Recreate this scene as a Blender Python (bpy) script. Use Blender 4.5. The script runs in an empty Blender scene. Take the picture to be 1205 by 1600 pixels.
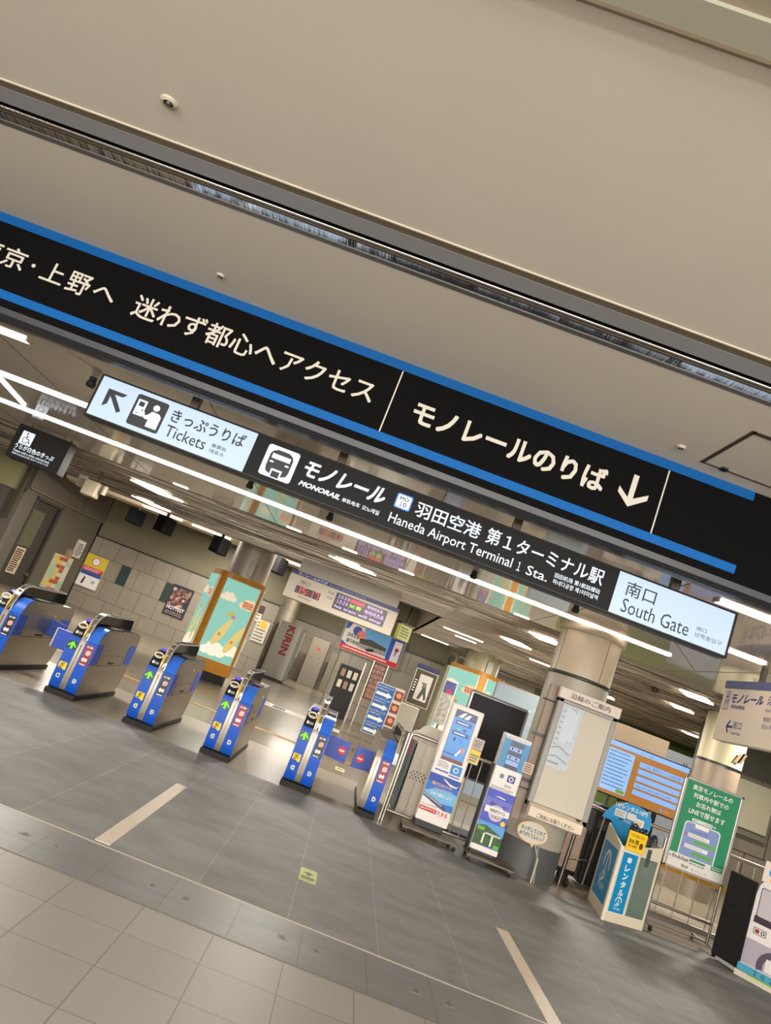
import bpy, bmesh, math, random
from math import sin, cos, pi, radians, hypot, atan2
from mathutils import Vector, Matrix
random.seed(7)
SC = bpy.context.scene
COL = SC.collection

# ------------------------------------------------------------------ camera
FPX, YAW, PITCH, ROLL, EYE = 1127.2, radians(-1.913), radians(11.906), radians(21.184), 1.5
fwd = Vector((sin(YAW)*cos(PITCH), cos(YAW)*cos(PITCH), sin(PITCH)))
rgt = Vector((cos(YAW), -sin(YAW), 0)); dwn = fwd.cross(rgt)
cx = rgt*cos(ROLL) - dwn*sin(ROLL); cy = rgt*sin(ROLL) + dwn*cos(ROLL)
cam_d = bpy.data.cameras.new('camera'); cam = bpy.data.objects.new('camera', cam_d); COL.objects.link(cam)
mw = Matrix((cx, -cy, -fwd)).transposed().to_4x4(); mw.translation = (0, 0, EYE); cam.matrix_world = mw
cam_d.sensor_fit = 'HORIZONTAL'; cam_d.sensor_width = 36.0; cam_d.lens = 36.0*FPX/1205.0
cam_d.clip_start = 0.05; cam_d.clip_end = 200; SC.camera = cam

# ------------------------------------------------------------------ world, lights, exposure
SC.view_settings.view_transform = 'Standard'; SC.view_settings.look = 'None'
SC.view_settings.exposure = 0.0; SC.view_settings.gamma = 1.0; SC.view_settings.use_curve_mapping = False
w = bpy.data.worlds.new('world'); SC.world = w; w.use_nodes = True
w.node_tree.nodes['Background'].inputs[0].default_value = (1.0, 0.86, 0.70, 1)
w.node_tree.nodes['Background'].inputs[1].default_value = 0.36

def area(name, loc, sx, sy, power, color=(1, .93, .82), rot=(0, 0, 0), spread=180):
    l = bpy.data.lights.new(name, 'AREA'); l.shape = 'RECTANGLE'; l.size = sx; l.size_y = sy
    l.energy = power; l.color = color; l.spread = radians(spread)
    o = bpy.data.objects.new(name, l); COL.objects.link(o); o.location = loc; o.rotation_euler = rot
    return o
WARM = (1.0, .93, .83)
# concourse downlights in the ceiling behind and beside the viewer, plus added fill points
def fill_point(loc, power, r=.14, color=(1, .96, .90)):
    l = bpy.data.lights.new('fill_lamp', 'POINT'); l.energy = power; l.shadow_soft_size = r; l.color = color
    o = bpy.data.objects.new('fill_lamp', l); COL.objects.link(o); o.location = loc
for lx in (-7, -3.5, 0, 3.5, 7):
    area('ceiling_lamp', (lx, -1.2, 3.46), 1.2, .3, 145, WARM)
    area('ceiling_lamp', (lx, -4.5, 3.46), 1.2, .3, 120, WARM)
    fill_point((lx, -2.6, 1.9), 165, .2)  # added fill points without fixtures, to brighten ceiling, floor and fascia
# added unseen fill light at the wall behind the viewer, evens out the ceiling
area('rear_fill_light', (0, -9.9, 1.75), 17, 2.6, 1800, (1, .97, .93), (radians(90), 0, 0))
# station hall lamps between the ceiling slats, and in the deep hall
for lx, ly, p in ((-4, 11.0, 125), (0, 11.0, 125), (4, 11.6, 190), (7.2, 11.6, 190), (-5, 7.6, 30)):
    area('hall_lamp', (lx, ly, 2.86), .6, .3, p, WARM)
for lx, ly, p in ((-7, 18.5, 340), (-2.5, 17.5, 320), (-4.5, 22.3, 170), (-1.2, 27.5, 260), (4, 16.2, 320), (8, 17.0, 330), (6, 21.5, 300)):
    area('hall_lamp', (lx, ly, 3.6 if lx < 1 else 2.84), 1.2, .3, p, WARM)

# ------------------------------------------------------------------ materials
def lin(c):
    c = c/255.0
    return c/12.92 if c <= .04045 else ((c+.055)/1.055)**2.4
MC = {}
def mat(rgb, rough=.5, metal=0, emit=0, noise=0, nscale=8, stretch=(1, 1, 1), spec=.5, alpha=1, coat=0, bump=0):
    key = (rgb, rough, metal, emit, noise, nscale, stretch, spec, alpha, coat, bump)
    if key in MC: return MC[key]
    m = bpy.data.materials.new('m'); m.use_nodes = True
    nt = m.node_tree; b = nt.nodes['Principled BSDF']; c = (lin(rgb[0]), lin(rgb[1]), lin(rgb[2]), 1)
    b.inputs['Base Color'].default_value = c; b.inputs['Roughness'].default_value = rough
    b.inputs['Metallic'].default_value = metal; b.inputs['Specular IOR Level'].default_value = spec
    b.inputs['Coat Weight'].default_value = coat; b.inputs['Coat Roughness'].default_value = .05
    if emit:
        b.inputs['Base Color'].default_value = (c[0]*.2, c[1]*.2, c[2]*.2, 1)
        b.inputs['Emission Color'].default_value = c; b.inputs['Emission Strength'].default_value = emit
    if alpha < 1: b.inputs['Alpha'].default_value = alpha
    if noise or bump:
        tc = nt.nodes.new('ShaderNodeTexCoord'); mp = nt.nodes.new('ShaderNodeMapping'); mp.inputs['Scale'].default_value = stretch
        n = nt.nodes.new('ShaderNodeTexNoise'); n.inputs['Scale'].default_value = nscale; n.inputs['Detail'].default_value = 6
        nt.links.new(tc.outputs['Object'], mp.inputs[0]); nt.links.new(mp.outputs[0], n.inputs['Vector'])
        if noise:
            r = nt.nodes.new('ShaderNodeValToRGB')
            r.color_ramp.elements[0].position = .3; r.color_ramp.elements[1].position = .7
            r.color_ramp.elements[0].color = tuple(v*(1-noise) for v in c[:3])+(1,)
            r.color_ramp.elements[1].color = tuple(min(1, v*(1+noise)) for v in c[:3])+(1,)
            nt.links.new(n.outputs['Fac'], r.inputs[0]); nt.links.new(r.outputs[0], b.inputs['Base Color'])
        if bump:
            bp = nt.nodes.new('ShaderNodeBump'); bp.inputs['Strength'].default_value = bump; bp.inputs['Distance'].default_value = .02
            nt.links.new(n.outputs['Fac'], bp.inputs['Height']); nt.links.new(bp.outputs[0], b.inputs['Normal'])
    MC[key] = m
    return m

def tile_mat(cols, grout, bw, bh, ox, oy, mortar, rough, offset=0.0, nscale=3, namt=.15, plane='XY', stretch=(1, 1, 1), bumpy=0, freq=2, squash=1):
    """brick-node tiling laid in world metres: tiles bw x bh, joint corner at (ox, oy)"""
    m = bpy.data.materials.new('tiles'); m.use_nodes = True; nt = m.node_tree; b = nt.nodes['Principled BSDF']
    geo = nt.nodes.new('ShaderNodeTexCoord'); mp = nt.nodes.new('ShaderNodeMapping')
    sep = nt.nodes.new('ShaderNodeSeparateXYZ'); cmb = nt.nodes.new('ShaderNodeCombineXYZ')
    nt.links.new(geo.outputs['Object'], sep.inputs[0])
    a, c = {'XY': (0, 1), 'XZ': (0, 2), 'YZ': (1, 2)}[plane]
    nt.links.new(sep.outputs[a], cmb.inputs[0]); nt.links.new(sep.outputs[c], cmb.inputs[1])
    mp.inputs['Location'].default_value = (-ox, -oy, 0); nt.links.new(cmb.outputs[0], mp.inputs[0])
    br = nt.nodes.new('ShaderNodeTexBrick'); br.offset = offset; br.offset_frequency = freq; br.squash = squash
    br.inputs['Scale'].default_value = 1; br.inputs['Brick Width'].default_value = bw; br.inputs['Row Height'].default_value = bh
    br.inputs['Mortar Size'].default_value = mortar; br.inputs['Mortar Smooth'].default_value = 0; br.inputs['Bias'].default_value = 0
    for i, k in enumerate(('Color1', 'Color2')): br.inputs[k].default_value = tuple(lin(v) for v in cols[i])+(1,)
    br.inputs['Mortar'].default_value = tuple(lin(v) for v in grout)+(1,)
    nt.links.new(mp.outputs[0], br.inputs['Vector'])
    mp2 = nt.nodes.new('ShaderNodeMapping'); mp2.inputs['Scale'].default_value = stretch; nt.links.new(geo.outputs['Object'], mp2.inputs[0])
    n = nt.nodes.new('ShaderNodeTexNoise'); n.inputs['Scale'].default_value = nscale; n.inputs['Detail'].default_value = 8; n.inputs['Roughness'].default_value = .65
    nt.links.new(mp2.outputs[0], n.inputs['Vector'])
    mr = nt.nodes.new('ShaderNodeMapRange'); mr.inputs[1].default_value = .25; mr.inputs[2].default_value = .75
    mr.inputs[3].default_value = 1-namt; mr.inputs[4].default_value = 1+namt; nt.links.new(n.outputs['Fac'], mr.inputs[0])
    vm = nt.nodes.new('ShaderNodeVectorMath'); vm.operation = 'SCALE'
    nt.links.new(br.outputs['Color'], vm.inputs[0]); nt.links.new(mr.outputs[0], vm.inputs['Scale'])
    nt.links.new(vm.outputs[0], b.inputs['Base Color']); b.inputs['Roughness'].default_value = rough
    if bumpy:
        bp = nt.nodes.new('ShaderNodeBump'); bp.inputs['Strength'].default_value = bumpy; bp.inputs['Distance'].default_value = .01
        nt.links.new(n.outputs['Fac'], bp.inputs['Height']); nt.links.new(bp.outputs[0], b.inputs['Normal'])
    return m

STEEL = mat((176, 168, 156), .32, 1, noise=.08, nscale=4, stretch=(1, 1, 30))
STEEL_D = mat((120, 112, 102), .38, 1)
CHROME = mat((225, 220, 212), .08, 1)
BLACK = mat((14, 13, 13), .35); GBLACK = mat((6, 6, 7), .06, coat=.5); RUBBER = mat((22, 21, 22), .7)
DGREY = mat((58, 57, 56), .5); GREY = mat((128, 124, 116), .5); WHITE = mat((236, 230, 222), .45)
CREAM = mat((228, 212, 188), .55); BLUE = mat((20, 84, 192), .4, spec=.3); BLUE_L = mat((44, 108, 214), .35, spec=.4)
BLUE_D = mat((22, 52, 140), .4); RED = mat((196, 28, 30), .4); YEL = mat((250, 208, 30), .5); ORANGE = mat((176, 118, 6), .45, noise=.12, nscale=9)
INK = mat((20, 20, 22), .6); GREEN_E = mat((120, 255, 30), .5, emit=1.2)
LITW = mat((196, 216, 240), .3, emit=.92); LITX = mat((232, 242, 255), .3, emit=1.0); TUBE = mat((255, 244, 230), .4, emit=6)

# ------------------------------------------------------------------ mesh builder
_tx = {}
def glyphs(s, bold=0, shear=0, line=1.0):
    k = (s, bold, shear, line)
    if k not in _tx:
        c = bpy.data.curves.new('t', 'FONT'); c.body = s; c.size = 1; c.resolution_u = 2; c.offset = bold; c.shear = shear; c.space_line = line
        o = bpy.data.objects.new('t', c); m = o.to_mesh()
        vs = [(v.co.x, v.co.y) for v in m.vertices]; fs = [tuple(p.vertices) for p in m.polygons]
        o.to_mesh_clear(); bpy.data.objects.remove(o); bpy.data.curves.remove(c)
        _tx[k] = (vs, fs)
    return _tx[k]

class G:
    """collects faces with materials into one mesh"""
    def __init__(s): s.v = []; s.f = []; s.m = []; s.mats = []; s.sm = []; s.frame()
    def mi(s, m):
        if m not in s.mats: s.mats.append(m)
        return s.mats.index(m)
    def face(s, pts, m, smooth=False):
        n = len(s.v); s.v += [tuple(p) for p in pts]; s.f.append(tuple(range(n, n+len(pts)))); s.m.append(s.mi(m)); s.sm.append(smooth)
    def mesh(s, vs, fs, m, smooth=False):
        n = len(s.v); s.v += [tuple(p) for p in vs]
        for f in fs: s.f.append(tuple(i+n for i in f)); s.m.append(s.mi(m)); s.sm.append(smooth)
    def box(s, x0, y0, z0, x1, y1, z1, m, mtx=None):
        vs = [Vector((x, y, z)) for x in (x0, x1) for y in (y0, y1) for z in (z0, z1)]
        if mtx: vs = [mtx @ v for v in vs]
        s.mesh(vs, [(0, 1, 3, 2), (4, 6, 7, 5), (0, 4, 5, 1), (2, 3, 7, 6), (0, 2, 6, 4), (1, 5, 7, 3)], m)
        return s
    def bbox(s, x0, y0, z0, x1, y1, z1, m, bev=.01, seg=2, mtx=None):
        bm = bmesh.new(); bmesh.ops.create_cube(bm, size=1)
        for v in bm.verts: v.co = Vector(((x0+x1)/2+v.co.x*(x1-x0), (y0+y1)/2+v.co.y*(y1-y0), (z0+z1)/2+v.co.z*(z1-z0)))
        bmesh.ops.bevel(bm, geom=bm.edges[:], offset=bev, segments=seg, profile=.5, affect='EDGES')
        bm.verts.index_update(); vs = [v.co.copy() for v in bm.verts]
        if mtx: vs = [mtx @ v for v in vs]
        s.mesh(vs, [tuple(v.index for v in f.verts) for f in bm.faces], m); bm.free(); return s
    def cyl(s, a, b, r, m, n=16, r2=None, caps=True):
        a = Vector(a); b = Vector(b); d = (b-a).normalized(); u = d.orthogonal().normalized(); w_ = d.cross(u); r2 = r if r2 is None else r2
        A = [a+(u*cos(2*pi*i/n)+w_*sin(2*pi*i/n))*r for i in range(n)]; B = [b+(u*cos(2*pi*i/n)+w_*sin(2*pi*i/n))*r2 for i in range(n)]
        s.mesh(A+B, [(i, (i+1) % n, n+(i+1) % n, n+i) for i in range(n)], m, True)
        if caps: s.mesh(A, [tuple(range(n))[::-1]], m); s.mesh(B, [tuple(range(n))], m)
        return s
    def tube(s, pts, r, m, n=10):
        pts = [Vector(p) for p in pts]; rings = []; up = None
        for i, p in enumerate(pts):
            d = ((pts[i+1] if i < len(pts)-1 else p)-(pts[i-1] if i else p)).normalized()
            u = d.orthogonal().normalized() if up is None else (up-d*up.dot(d)).normalized(); up = u; w_ = d.cross(u)
            rings += [p+(u*cos(2*pi*k/n)+w_*sin(2*pi*k/n))*r for k in range(n)]
        fs = [(i*n+k, i*n+(k+1) % n, (i+1)*n+(k+1) % n, (i+1)*n+k) for i in range(len(pts)-1) for k in range(n)]
        s.mesh(rings, fs, m, True); s.mesh(rings[:n], [tuple(range(n))[::-1]], m); s.mesh(rings[-n:], [tuple(range(n))], m); return s
    def prism(s, prof, x0, x1, m, axis='x', smooth=False):
        """prof polygon extruded along an axis; prof is (y,z) for x, (x,z) for y, (x,y) for z"""
        P = {'x': lambda t, q: (t, q[0], q[1]), 'y': lambda t, q: (q[0], t, q[1]), 'z': lambda t, q: (q[0], q[1], t)}[axis]
        n = len(prof); A = [P(x0, q) for q in prof]; B = [P(x1, q) for q in prof]
        s.mesh(A+B, [(i, (i+1) % n, n+(i+1) % n, n+i) for i in range(n)], m, smooth)
        s.mesh(A, [tuple(range(n))], m); s.mesh(B, [tuple(range(n))[::-1]], m); return s
    def strip(s, prof, x0, x1, m, smooth=True):
        n = len(prof); s.mesh([(x0, y, z) for y, z in prof]+[(x1, y, z) for y, z in prof], [(i, i+1, n+i+1, n+i) for i in range(n-1)], m, smooth); return s
    def lathe(s, prof, m, n=32, c=(0, 0)):
        vs = [(c[0]+r*cos(2*pi*k/n), c[1]+r*sin(2*pi*k/n), z) for r, z in prof for k in range(n)]
        s.mesh(vs, [(i*n+k, i*n+(k+1) % n, (i+1)*n+(k+1) % n, (i+1)*n+k) for i in range(len(prof)-1) for k in range(n)], m, True); return s
    # flat artwork: frame = origin + u*right + v*up, layers stand 1.2 mm proud of each other
    def frame(s, o=(0, 0, 0), u=(1, 0, 0), v=(0, 0, 1), step=.0012, scale=1.0):
        s.o = Vector(o); s.u = Vector(u).normalized()*scale; s.w = Vector(v).normalized()*scale; s.n = s.u.cross(s.w).normalized(); s.st = step; return s
    def P(s, a, b, k=0): return s.o+s.u*a+s.w*b+s.n*(k*s.st)
    def rect(s, a0, b0, a1, b1, m, k=1): s.face([s.P(a0, b0, k), s.P(a1, b0, k), s.P(a1, b1, k), s.P(a0, b1, k)], m); return s
    def poly(s, pts, m, k=1): s.face([s.P(a, b, k) for a, b in pts], m); return s
    def disc(s, a, b, r, m, k=1, ry=None, n=24):
        return s.poly([(a+r*cos(2*pi*i/n), b+(ry or r)*sin(2*pi*i/n)) for i in range(n)], m, k)
    def ring(s, a, b, r0, r1, m, k=1, t0=0, t1=360, n=24, sy=1):
        T = [radians(t0+(t1-t0)*i/n) for i in range(n+1)]
        for p, q in zip(T, T[1:]):
            s.poly([(a+r0*cos(p), b+sy*r0*sin(p)), (a+r1*cos(p), b+sy*r1*sin(p)), (a+r1*cos(q), b+sy*r1*sin(q)), (a+r0*cos(q), b+sy*r0*sin(q))], m, k)
        return s
    def rrect(s, a0, b0, a1, b1, r, m, k=1, n=5):
        pts = []
        for cx_, cy_, t in ((a1-r, b1-r, 0), (a0+r, b1-r, 90), (a0+r, b0+r, 180), (a1-r, b0+r, 270)):
            pts += [(cx_+r*cos(radians(t+90*i/n)), cy_+r*sin(radians(t+90*i/n))) for i in range(n+1)]
        return s.poly(pts, m, k)
    def line(s, pts, wd, m, k=1):
        for (a, b), (c, d) in zip(pts, pts[1:]):
            L = hypot(c-a, d-b) or 1; x, y = -(d-b)/L*wd/2, (c-a)/L*wd/2
            s.poly([(a-x, b-y), (c-x, d-y), (c+x, d+y), (a+x, b+y)], m, k)
        return s
    def text(s, t, a0, b0, a1, b1, m, k=2, bold=0, shear=0, line=1.0):
        vs, fs = glyphs(t, 0, shear, line)
        if not vs: return s
        xs = [v[0] for v in vs]; ys = [v[1] for v in vs]; X0, X1, Y0, Y1 = min(xs), max(xs), min(ys), max(ys)
        if a1 is None: a1 = a0+(X1-X0)*(b1-b0)/(Y1-Y0)
        q = bold*.8; sx = (a1-a0)/max(1e-6, X1-X0+2*q); sy = (b1-b0)/max(1e-6, Y1-Y0+2*q)
        for i_, (dx, dy) in enumerate(((0, 0),) if bold < .003 else ((-q, -q), (q, -q), (-q, q), (q, q)) if bold < .02 else ((-q, -q), (q, -q), (-q, q), (q, q), (0, 0))):
            s.mesh([s.P(a0+(x-X0+q+dx)*sx, b0+(y-Y0+q+dy)*sy, k+.1*i_) for x, y in vs], fs, m)
        return s
    def lines(s, a0, b0, a1, b1, n, m, k=2, fill=.45, seed=0):
        """rows of small dashes standing for print too fine to read"""
        r = random.Random(seed); h = (b1-b0)/n
        for i in range(n):
            y = b1-(i+.5)*h; x = a0
            end = a1-(a1-a0)*r.uniform(0, .25)
            while x < end:
                l = (a1-a0)*r.uniform(.02, .09); s.rect(x, y-h*fill/2, min(x+l, end), y+h*fill/2, m, k); x += l+(a1-a0)*.012
        return s
    def build(s, name, parent=None, loc=(0, 0, 0), rotz=0, fix=True):
        me = bpy.data.meshes.new(name); me.from_pydata(s.v, [], s.f)
        for m in s.mats: me.materials.append(m)
        me.polygons.foreach_set('material_index', s.m); me.polygons.foreach_set('use_smooth', s.sm)
        me.update()
        o = bpy.data.objects.new(name, me); COL.objects.link(o); o.location = loc; o.rotation_euler = (0, 0, rotz)
        if parent: o.parent = parent
        return o

def tag(o, label, cat, group=None):
    o['label'] = label; o['category'] = cat
    if group: o['group'] = group
    return o
def thing(name, label, cat, loc=(0, 0, 0), rotz=0, group=None):
    o = bpy.data.objects.new(name, None); COL.objects.link(o); o.location = loc; o.rotation_euler = (0, 0, rotz); o.empty_display_size = .2
    return tag(o, label, cat, group)
def struct(g, name, **k):
    o = g.build(name, **k); o['kind'] = 'structure'; return o
def copy_tree(o, parent=None):
    c = o.copy(); COL.objects.link(c)
    if parent: c.parent = parent
    for ch in list(o.children): copy_tree(ch, c)
    return c

# ================================================================== SETTING: floors
LIGHTF = tile_mat([(140, 136, 129), (134, 130, 124)], (108, 103, 96), .3785, .369, .206, 4.041, .0035, .42, nscale=60, namt=.07)
DARKF = tile_mat([(112, 111, 109), (106, 105, 103)], (92, 90, 87), .384, 3, .272, 3.0, .0035, .42, nscale=3, namt=.22, stretch=(.6, 3, 1))
SLABF = tile_mat([(128, 127, 124), (122, 121, 119)], (150, 147, 142), .5685, 1.83, .172, 4.617, .0035, .62, nscale=2.4, namt=.30, stretch=(.9, 1.5, 1))
GATEF = tile_mat([(140, 130, 116), (135, 126, 112)], (140, 130, 116), .568, 3, .172, 8.3, .003, .3, nscale=70, namt=.1)
HALLF = tile_mat([(118, 109, 93), (110, 101, 86)], (84, 76, 62), .57, .57, .172, 10.6, .004, .22, nscale=2.2, namt=.12)
struct(G().box(-14, -10, -.05, 14, 4.041, 0, LIGHTF), 'floor')
struct(G().box(-14, 4.041, -.05, 14, 4.617, 0, DARKF), 'floor')
struct(G().box(-14, 4.617, -.05, 14, 8.3, 0, SLABF), 'floor')
struct(G().box(-14, 8.3, -.05, 14, 10.6, 0, GATEF), 'floor')
struct(G().box(-16, 10.6, -.05, 16, 33, 0, HALLF), 'floor')
struct(G().box(-14, 4.607, .0, 14, 4.623, .002, mat((178, 168, 152), .5)), 'trim_1')
struct(G().box(-14, 4.034, .0, 14, 4.044, .003, mat((96, 88, 78), .5)), 'trim_2')
MARB = mat((214, 198, 178), .4, noise=.07, nscale=30)
for i, (x0, x1, y0, y1) in enumerate(((-1.062, -.966, 4.655, 6.69), (1.782, 1.884, 4.2, 6.16))):
    g = G().box(x0, y0, 0, x1, y1, .004, MARB)
    tag(g.build('floor_marking_strip'), 'cream stone guide strip in the grey floor, ' + ('the one nearer the ticket gates on the left' if i == 0 else 'the one at the bottom right'), 'floor marking')
# small square pavement stickers on the dark slab band
stk = (-1.354, -1.174, -.595, -.401, .168, .366, .944, 1.135)
for i, x in enumerate(stk):
    g = G().box(x-.03, 4.305, 0, x+.03, 4.362, .0015, mat((132, 127, 119), .5))
    g.frame((x, 4.333, .0016), (1, 0, 0), (0, 1, 0)).text('5' if i % 2 else '8', -.014, -.02, .014, .02, mat((96, 92, 86), .5), 1, .02).ring(0, 0, .024, .027, mat((96, 92, 86), .5), 1, n=4)
    tag(g.build('floor_sticker'), 'small pale square number sticker on the dark slab band, ' + ['leftmost', 'second', 'third', 'fourth', 'fifth', 'sixth', 'seventh', 'eighth'][i] + ' from the left', 'sticker', 'square stickers on the dark floor band')
g = G().box(.175, 5.44, 0, .3, 5.735, .0015, mat((188, 200, 96), .5))
g.frame((.237, 5.59, .0016), (1, 0, 0), (0, 1, 0)).poly([(-.045, .02), (0, .075), (.045, .02), (.014, .02), (.014, -.02), (-.014, -.02), (-.014, .02)], mat((52, 74, 40), .5)).rect(-.05, -.09, .05, -.05, mat((52, 74, 40), .5)).rect(-.05, -.12, .03, -.105, mat((52, 74, 40), .5))
tag(g.build('floor_sticker'), 'yellow green floor sticker with an arrow on the grey slabs', 'sticker')
g = G().box(.3, 11.0, 0, .44, 11.32, .0015, mat((196, 186, 140), .5)); g.frame((.37, 11.16, .0016), (1, 0, 0), (0, 1, 0)).rect(-.05, -.06, .05, .08, mat((110, 110, 70), .5))
tag(g.build('floor_sticker'), 'pale sticker on the floor seen between the two closed blue flaps', 'sticker')
# tactile paving line in the hall
g = G().box(-9, 12.0, 0, 1.2, 12.22, .004, mat((136, 104, 44), .5, noise=.15, nscale=20))
tag(g.build('tactile_paving'), 'yellow tactile paving line crossing the hall floor behind the gates', 'tactile paving')
g = G().box(-1.75, 16.2, 0, .25, 16.9, .006, mat((198, 190, 176), .6)); g.frame((-1.75, 16.2, .007), (1, 0, 0), (0, 1, 0)).rect(.42, .1, .72, .6, mat((40, 44, 66), .5)).rect(.1, .15, .36, .5, mat((110, 108, 104), .5)).lines(.8, .2, 1.8, .5, 3, mat((120, 116, 110), .5))
tag(g.build('floor_mat'), 'long whitish printed floor mat behind the gates', 'mat')

# ================================================================== SETTING: concourse ceiling with its shutter slot
CEIL = mat((206, 198, 184), .62, noise=.02, nscale=1.5)
SLOTG = mat((132, 124, 110), .5); RAIL = mat((150, 146, 140), .22, 1)
struct(G().box(-14, -10, 3.5, 14, 1.63, 3.56, mat((150, 138, 120), .6)), 'ceiling')
struct(G().box(-14, 1.60, 3.485, 14, 1.70, 3.5, mat((158, 156, 140), .4)).box(-14, 1.7, 3.47, 14, 1.71, 3.5, mat((96, 84, 66), .5)), 'trim_3')
struct(G().box(-14, 1.71, 3.5, 14, 3.105, 3.56, CEIL), 'ceiling')
struct(G().box(-14, 3.50, 3.5, 14, 4.75, 3.56, CEIL), 'ceiling')
g = G().box(-14, 3.098, 3.494, 14, 3.108, 3.6, mat((206, 194, 172), .4)).box(-14, 3.108, 3.56, 14, 3.5, 3.60, SLOTG)
g.box(-14, 3.108, 3.502, 14, 3.17, 3.56, mat((112, 102, 84), .6))
struct(g, 'trim_4')
g = G().box(-14, 3.17, 3.50, 14, 3.295, 3.508, mat((146, 146, 147), .35)).box(-14, 3.30, 3.53, 14, 3.325, 3.56, BLACK)
g.cyl((-14, 3.335, 3.50), (14, 3.335, 3.50), .012, RAIL).cyl((-14, 3.365, 3.50), (14, 3.365, 3.50), .010, mat((120, 108, 90), .3, 1)).box(-14, 3.38, 3.503, 14, 3.385, 3.55, mat((70, 62, 50), .4, 1))
g.box(-14, 3.39, 3.502, 14, 3.46, 3.506, mat((190, 190, 190), .05, 1, bump=.12, nscale=3, stretch=(6, .2, .2))).box(-14, 3.46, 3.498, 14, 3.5, 3.51, mat((138, 134, 128), .35, .8))
struct(g, 'trim_5')
# concourse wall behind the viewer and sides
WALLC = mat((196, 186, 170), .5)
g = G()
for x in [-8.7+i*2.175 for i in range(9)]: g.box(x-.04, -9.9, .3, x+.04, -9.82, 3.15, DGREY)
g.box(-8.7, -9.9, 3.08, 8.7, -9.82, 3.15, DGREY).box(-8.7, -9.9, .3, 8.7, -9.82, .42, DGREY); struct(g, 'fill_light_frame')  # bars added in front of the unseen fill light behind the viewer
struct(G().box(-14, -10.1, 0, 14, -10, 3.5, WALLC), 'wall_behind')
for i, (x, y) in enumerate(((-1.661, 2.825), (-1.706, 4.333), (1.468, 4.34))):
    g = G(); r = .042 if i == 0 else .03
    g.lathe([(r, 3.5), (r, 3.494), (r*.86, 3.488), (r*.55, 3.487), (r*.62, 3.487)], mat((190, 180, 160), .4), 24, (x, y)).lathe([(r*.62, 3.487), (r*.5, 3.495), (.001, 3.495)], mat((70, 62, 52), .5), 24, (x, y))
    g.lathe([(r*.36, 3.494), (r*.34, 3.484), (.001, 3.480)], STEEL_D, 16, (x, y))
    tag(g.build('ceiling_sprinkler'), ('round chrome centred sprinkler plate on the ceiling above the slot', 'small recessed sprinkler in the ceiling above the lettering at left', 'small recessed sprinkler in the ceiling beside the access hatch')[i], 'sprinkler')
t = thing('ceiling_hatch', 'square access hatch outlined in dark metal in the ceiling at right', 'hatch', (0, 0, 3.5))
g = G(); HM = mat((98, 90, 78), .4, .6)
X0, X1, Y0, Y1 = 1.66, 2.24, 3.83, 4.44
for a in ((X0-.012, Y0-.02, X0+.012, Y1+.012), (X1-.012, Y0-.02, X1+.012, Y1+.012), (X0, Y0-.02, X1, Y0+.015), (X0, Y1-.008, X1, Y1+.008)): g.box(a[0], a[1], -.004, a[2], a[3], .0, HM)
g.build('hatch_frame', t); G().box(1.78, 4.40, -.014, 1.82, 4.445, 0, BLACK).build('latch', t)

# ================================================================== SETTING: beam, soffit, slatted ceiling
FASC = mat((9, 8, 8), .7, spec=.08); BANDB = mat((0, 90, 162), .5, spec=.2); BANDB2 = mat((0, 82, 148), .5, spec=.2)
g = G()
g.prism([(4.63, 3.5), (4.63, 2.90), (4.62, 2.862), (4.628, 2.82), (4.66, 2.79), (4.71, 2.784), (4.74, 2.79), (4.74, 3.5)], -14, 14, mat((40, 41, 45), .38, .2), 'x')
struct(g, 'beam')
struct(G().box(-14, 4.74, 2.80, 14, 4.80, 3.1, mat((52, 42, 34), .4)).box(-14, 4.775, 2.797, 14, 4.79, 2.81, mat((134, 112, 84), .3, .8)).box(-14, 4.80, 2.84, 14, 4.86, 3.1, mat((70, 58, 46), .4)), 'trim_6')
t = thing('fascia_sign', 'long black fascia with blue stripes and pale Japanese lettering along the beam', 'sign', (0, 4.63, 2.862))
zf = 2.862; LET = mat((202, 197, 184), .5)
G().box(-6, -.025, .0, 8, 0, 3.499-zf, FASC).build('panel', t)
G().box(-6, -.029, 3.434-zf, 2.117, -.025, 3.498-zf, BANDB2).build('stripe', t)
G().box(-6, -.029, 2.911-zf, 2.122, -.025, 2.971-zf, BANDB).build('stripe', t)
G().box(-.392, -.028, 2.969-zf, -.383, -.025, 3.431-zf, LET).build('divider', t)
G().box(1.524, -.028, 2.969-zf, 1.533, -.025, 3.431-zf, LET).build('divider', t)
g = G().frame((0, -.026, -zf), step=.001)
g.text('東', -3.415, 3.135, -3.262, 3.289, LET, 1, .012).text('京', -3.245, 3.135, -3.081, 3.289, LET, 1, .012).disc(-3.02, 3.21, .014, LET, 1)
g.text('上', -2.952, 3.14, -2.79, 3.285, LET, 1, .012).text('野', -2.757, 3.123, -2.598, 3.282, LET, 1, .012).text('へ', -2.568, 3.155, -2.408, 3.245, LET, 1, .012)
g.text('迷わず都心へアクセス', -2.268, 3.123, -.515, 3.288, LET, 1, .012)
g.text('モノレールのりば', -.222, 3.108, 1.146, 3.28, LET, 1, .034)
g.poly([(1.330, 3.088), (1.444, 3.172), (1.444, 3.212), (1.349, 3.152), (1.349, 3.318), (1.312, 3.318), (1.312, 3.150), (1.240, 3.208), (1.240, 3.166)], LET, 1)
g.build('lettering', t)

SOF = mat((206, 196, 180), .07, 0, spec=.7, coat=.25)
struct(G().box(-14, 4.80, 2.9, 14, 10.0, 2.96, SOF), 'ceiling')
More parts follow.
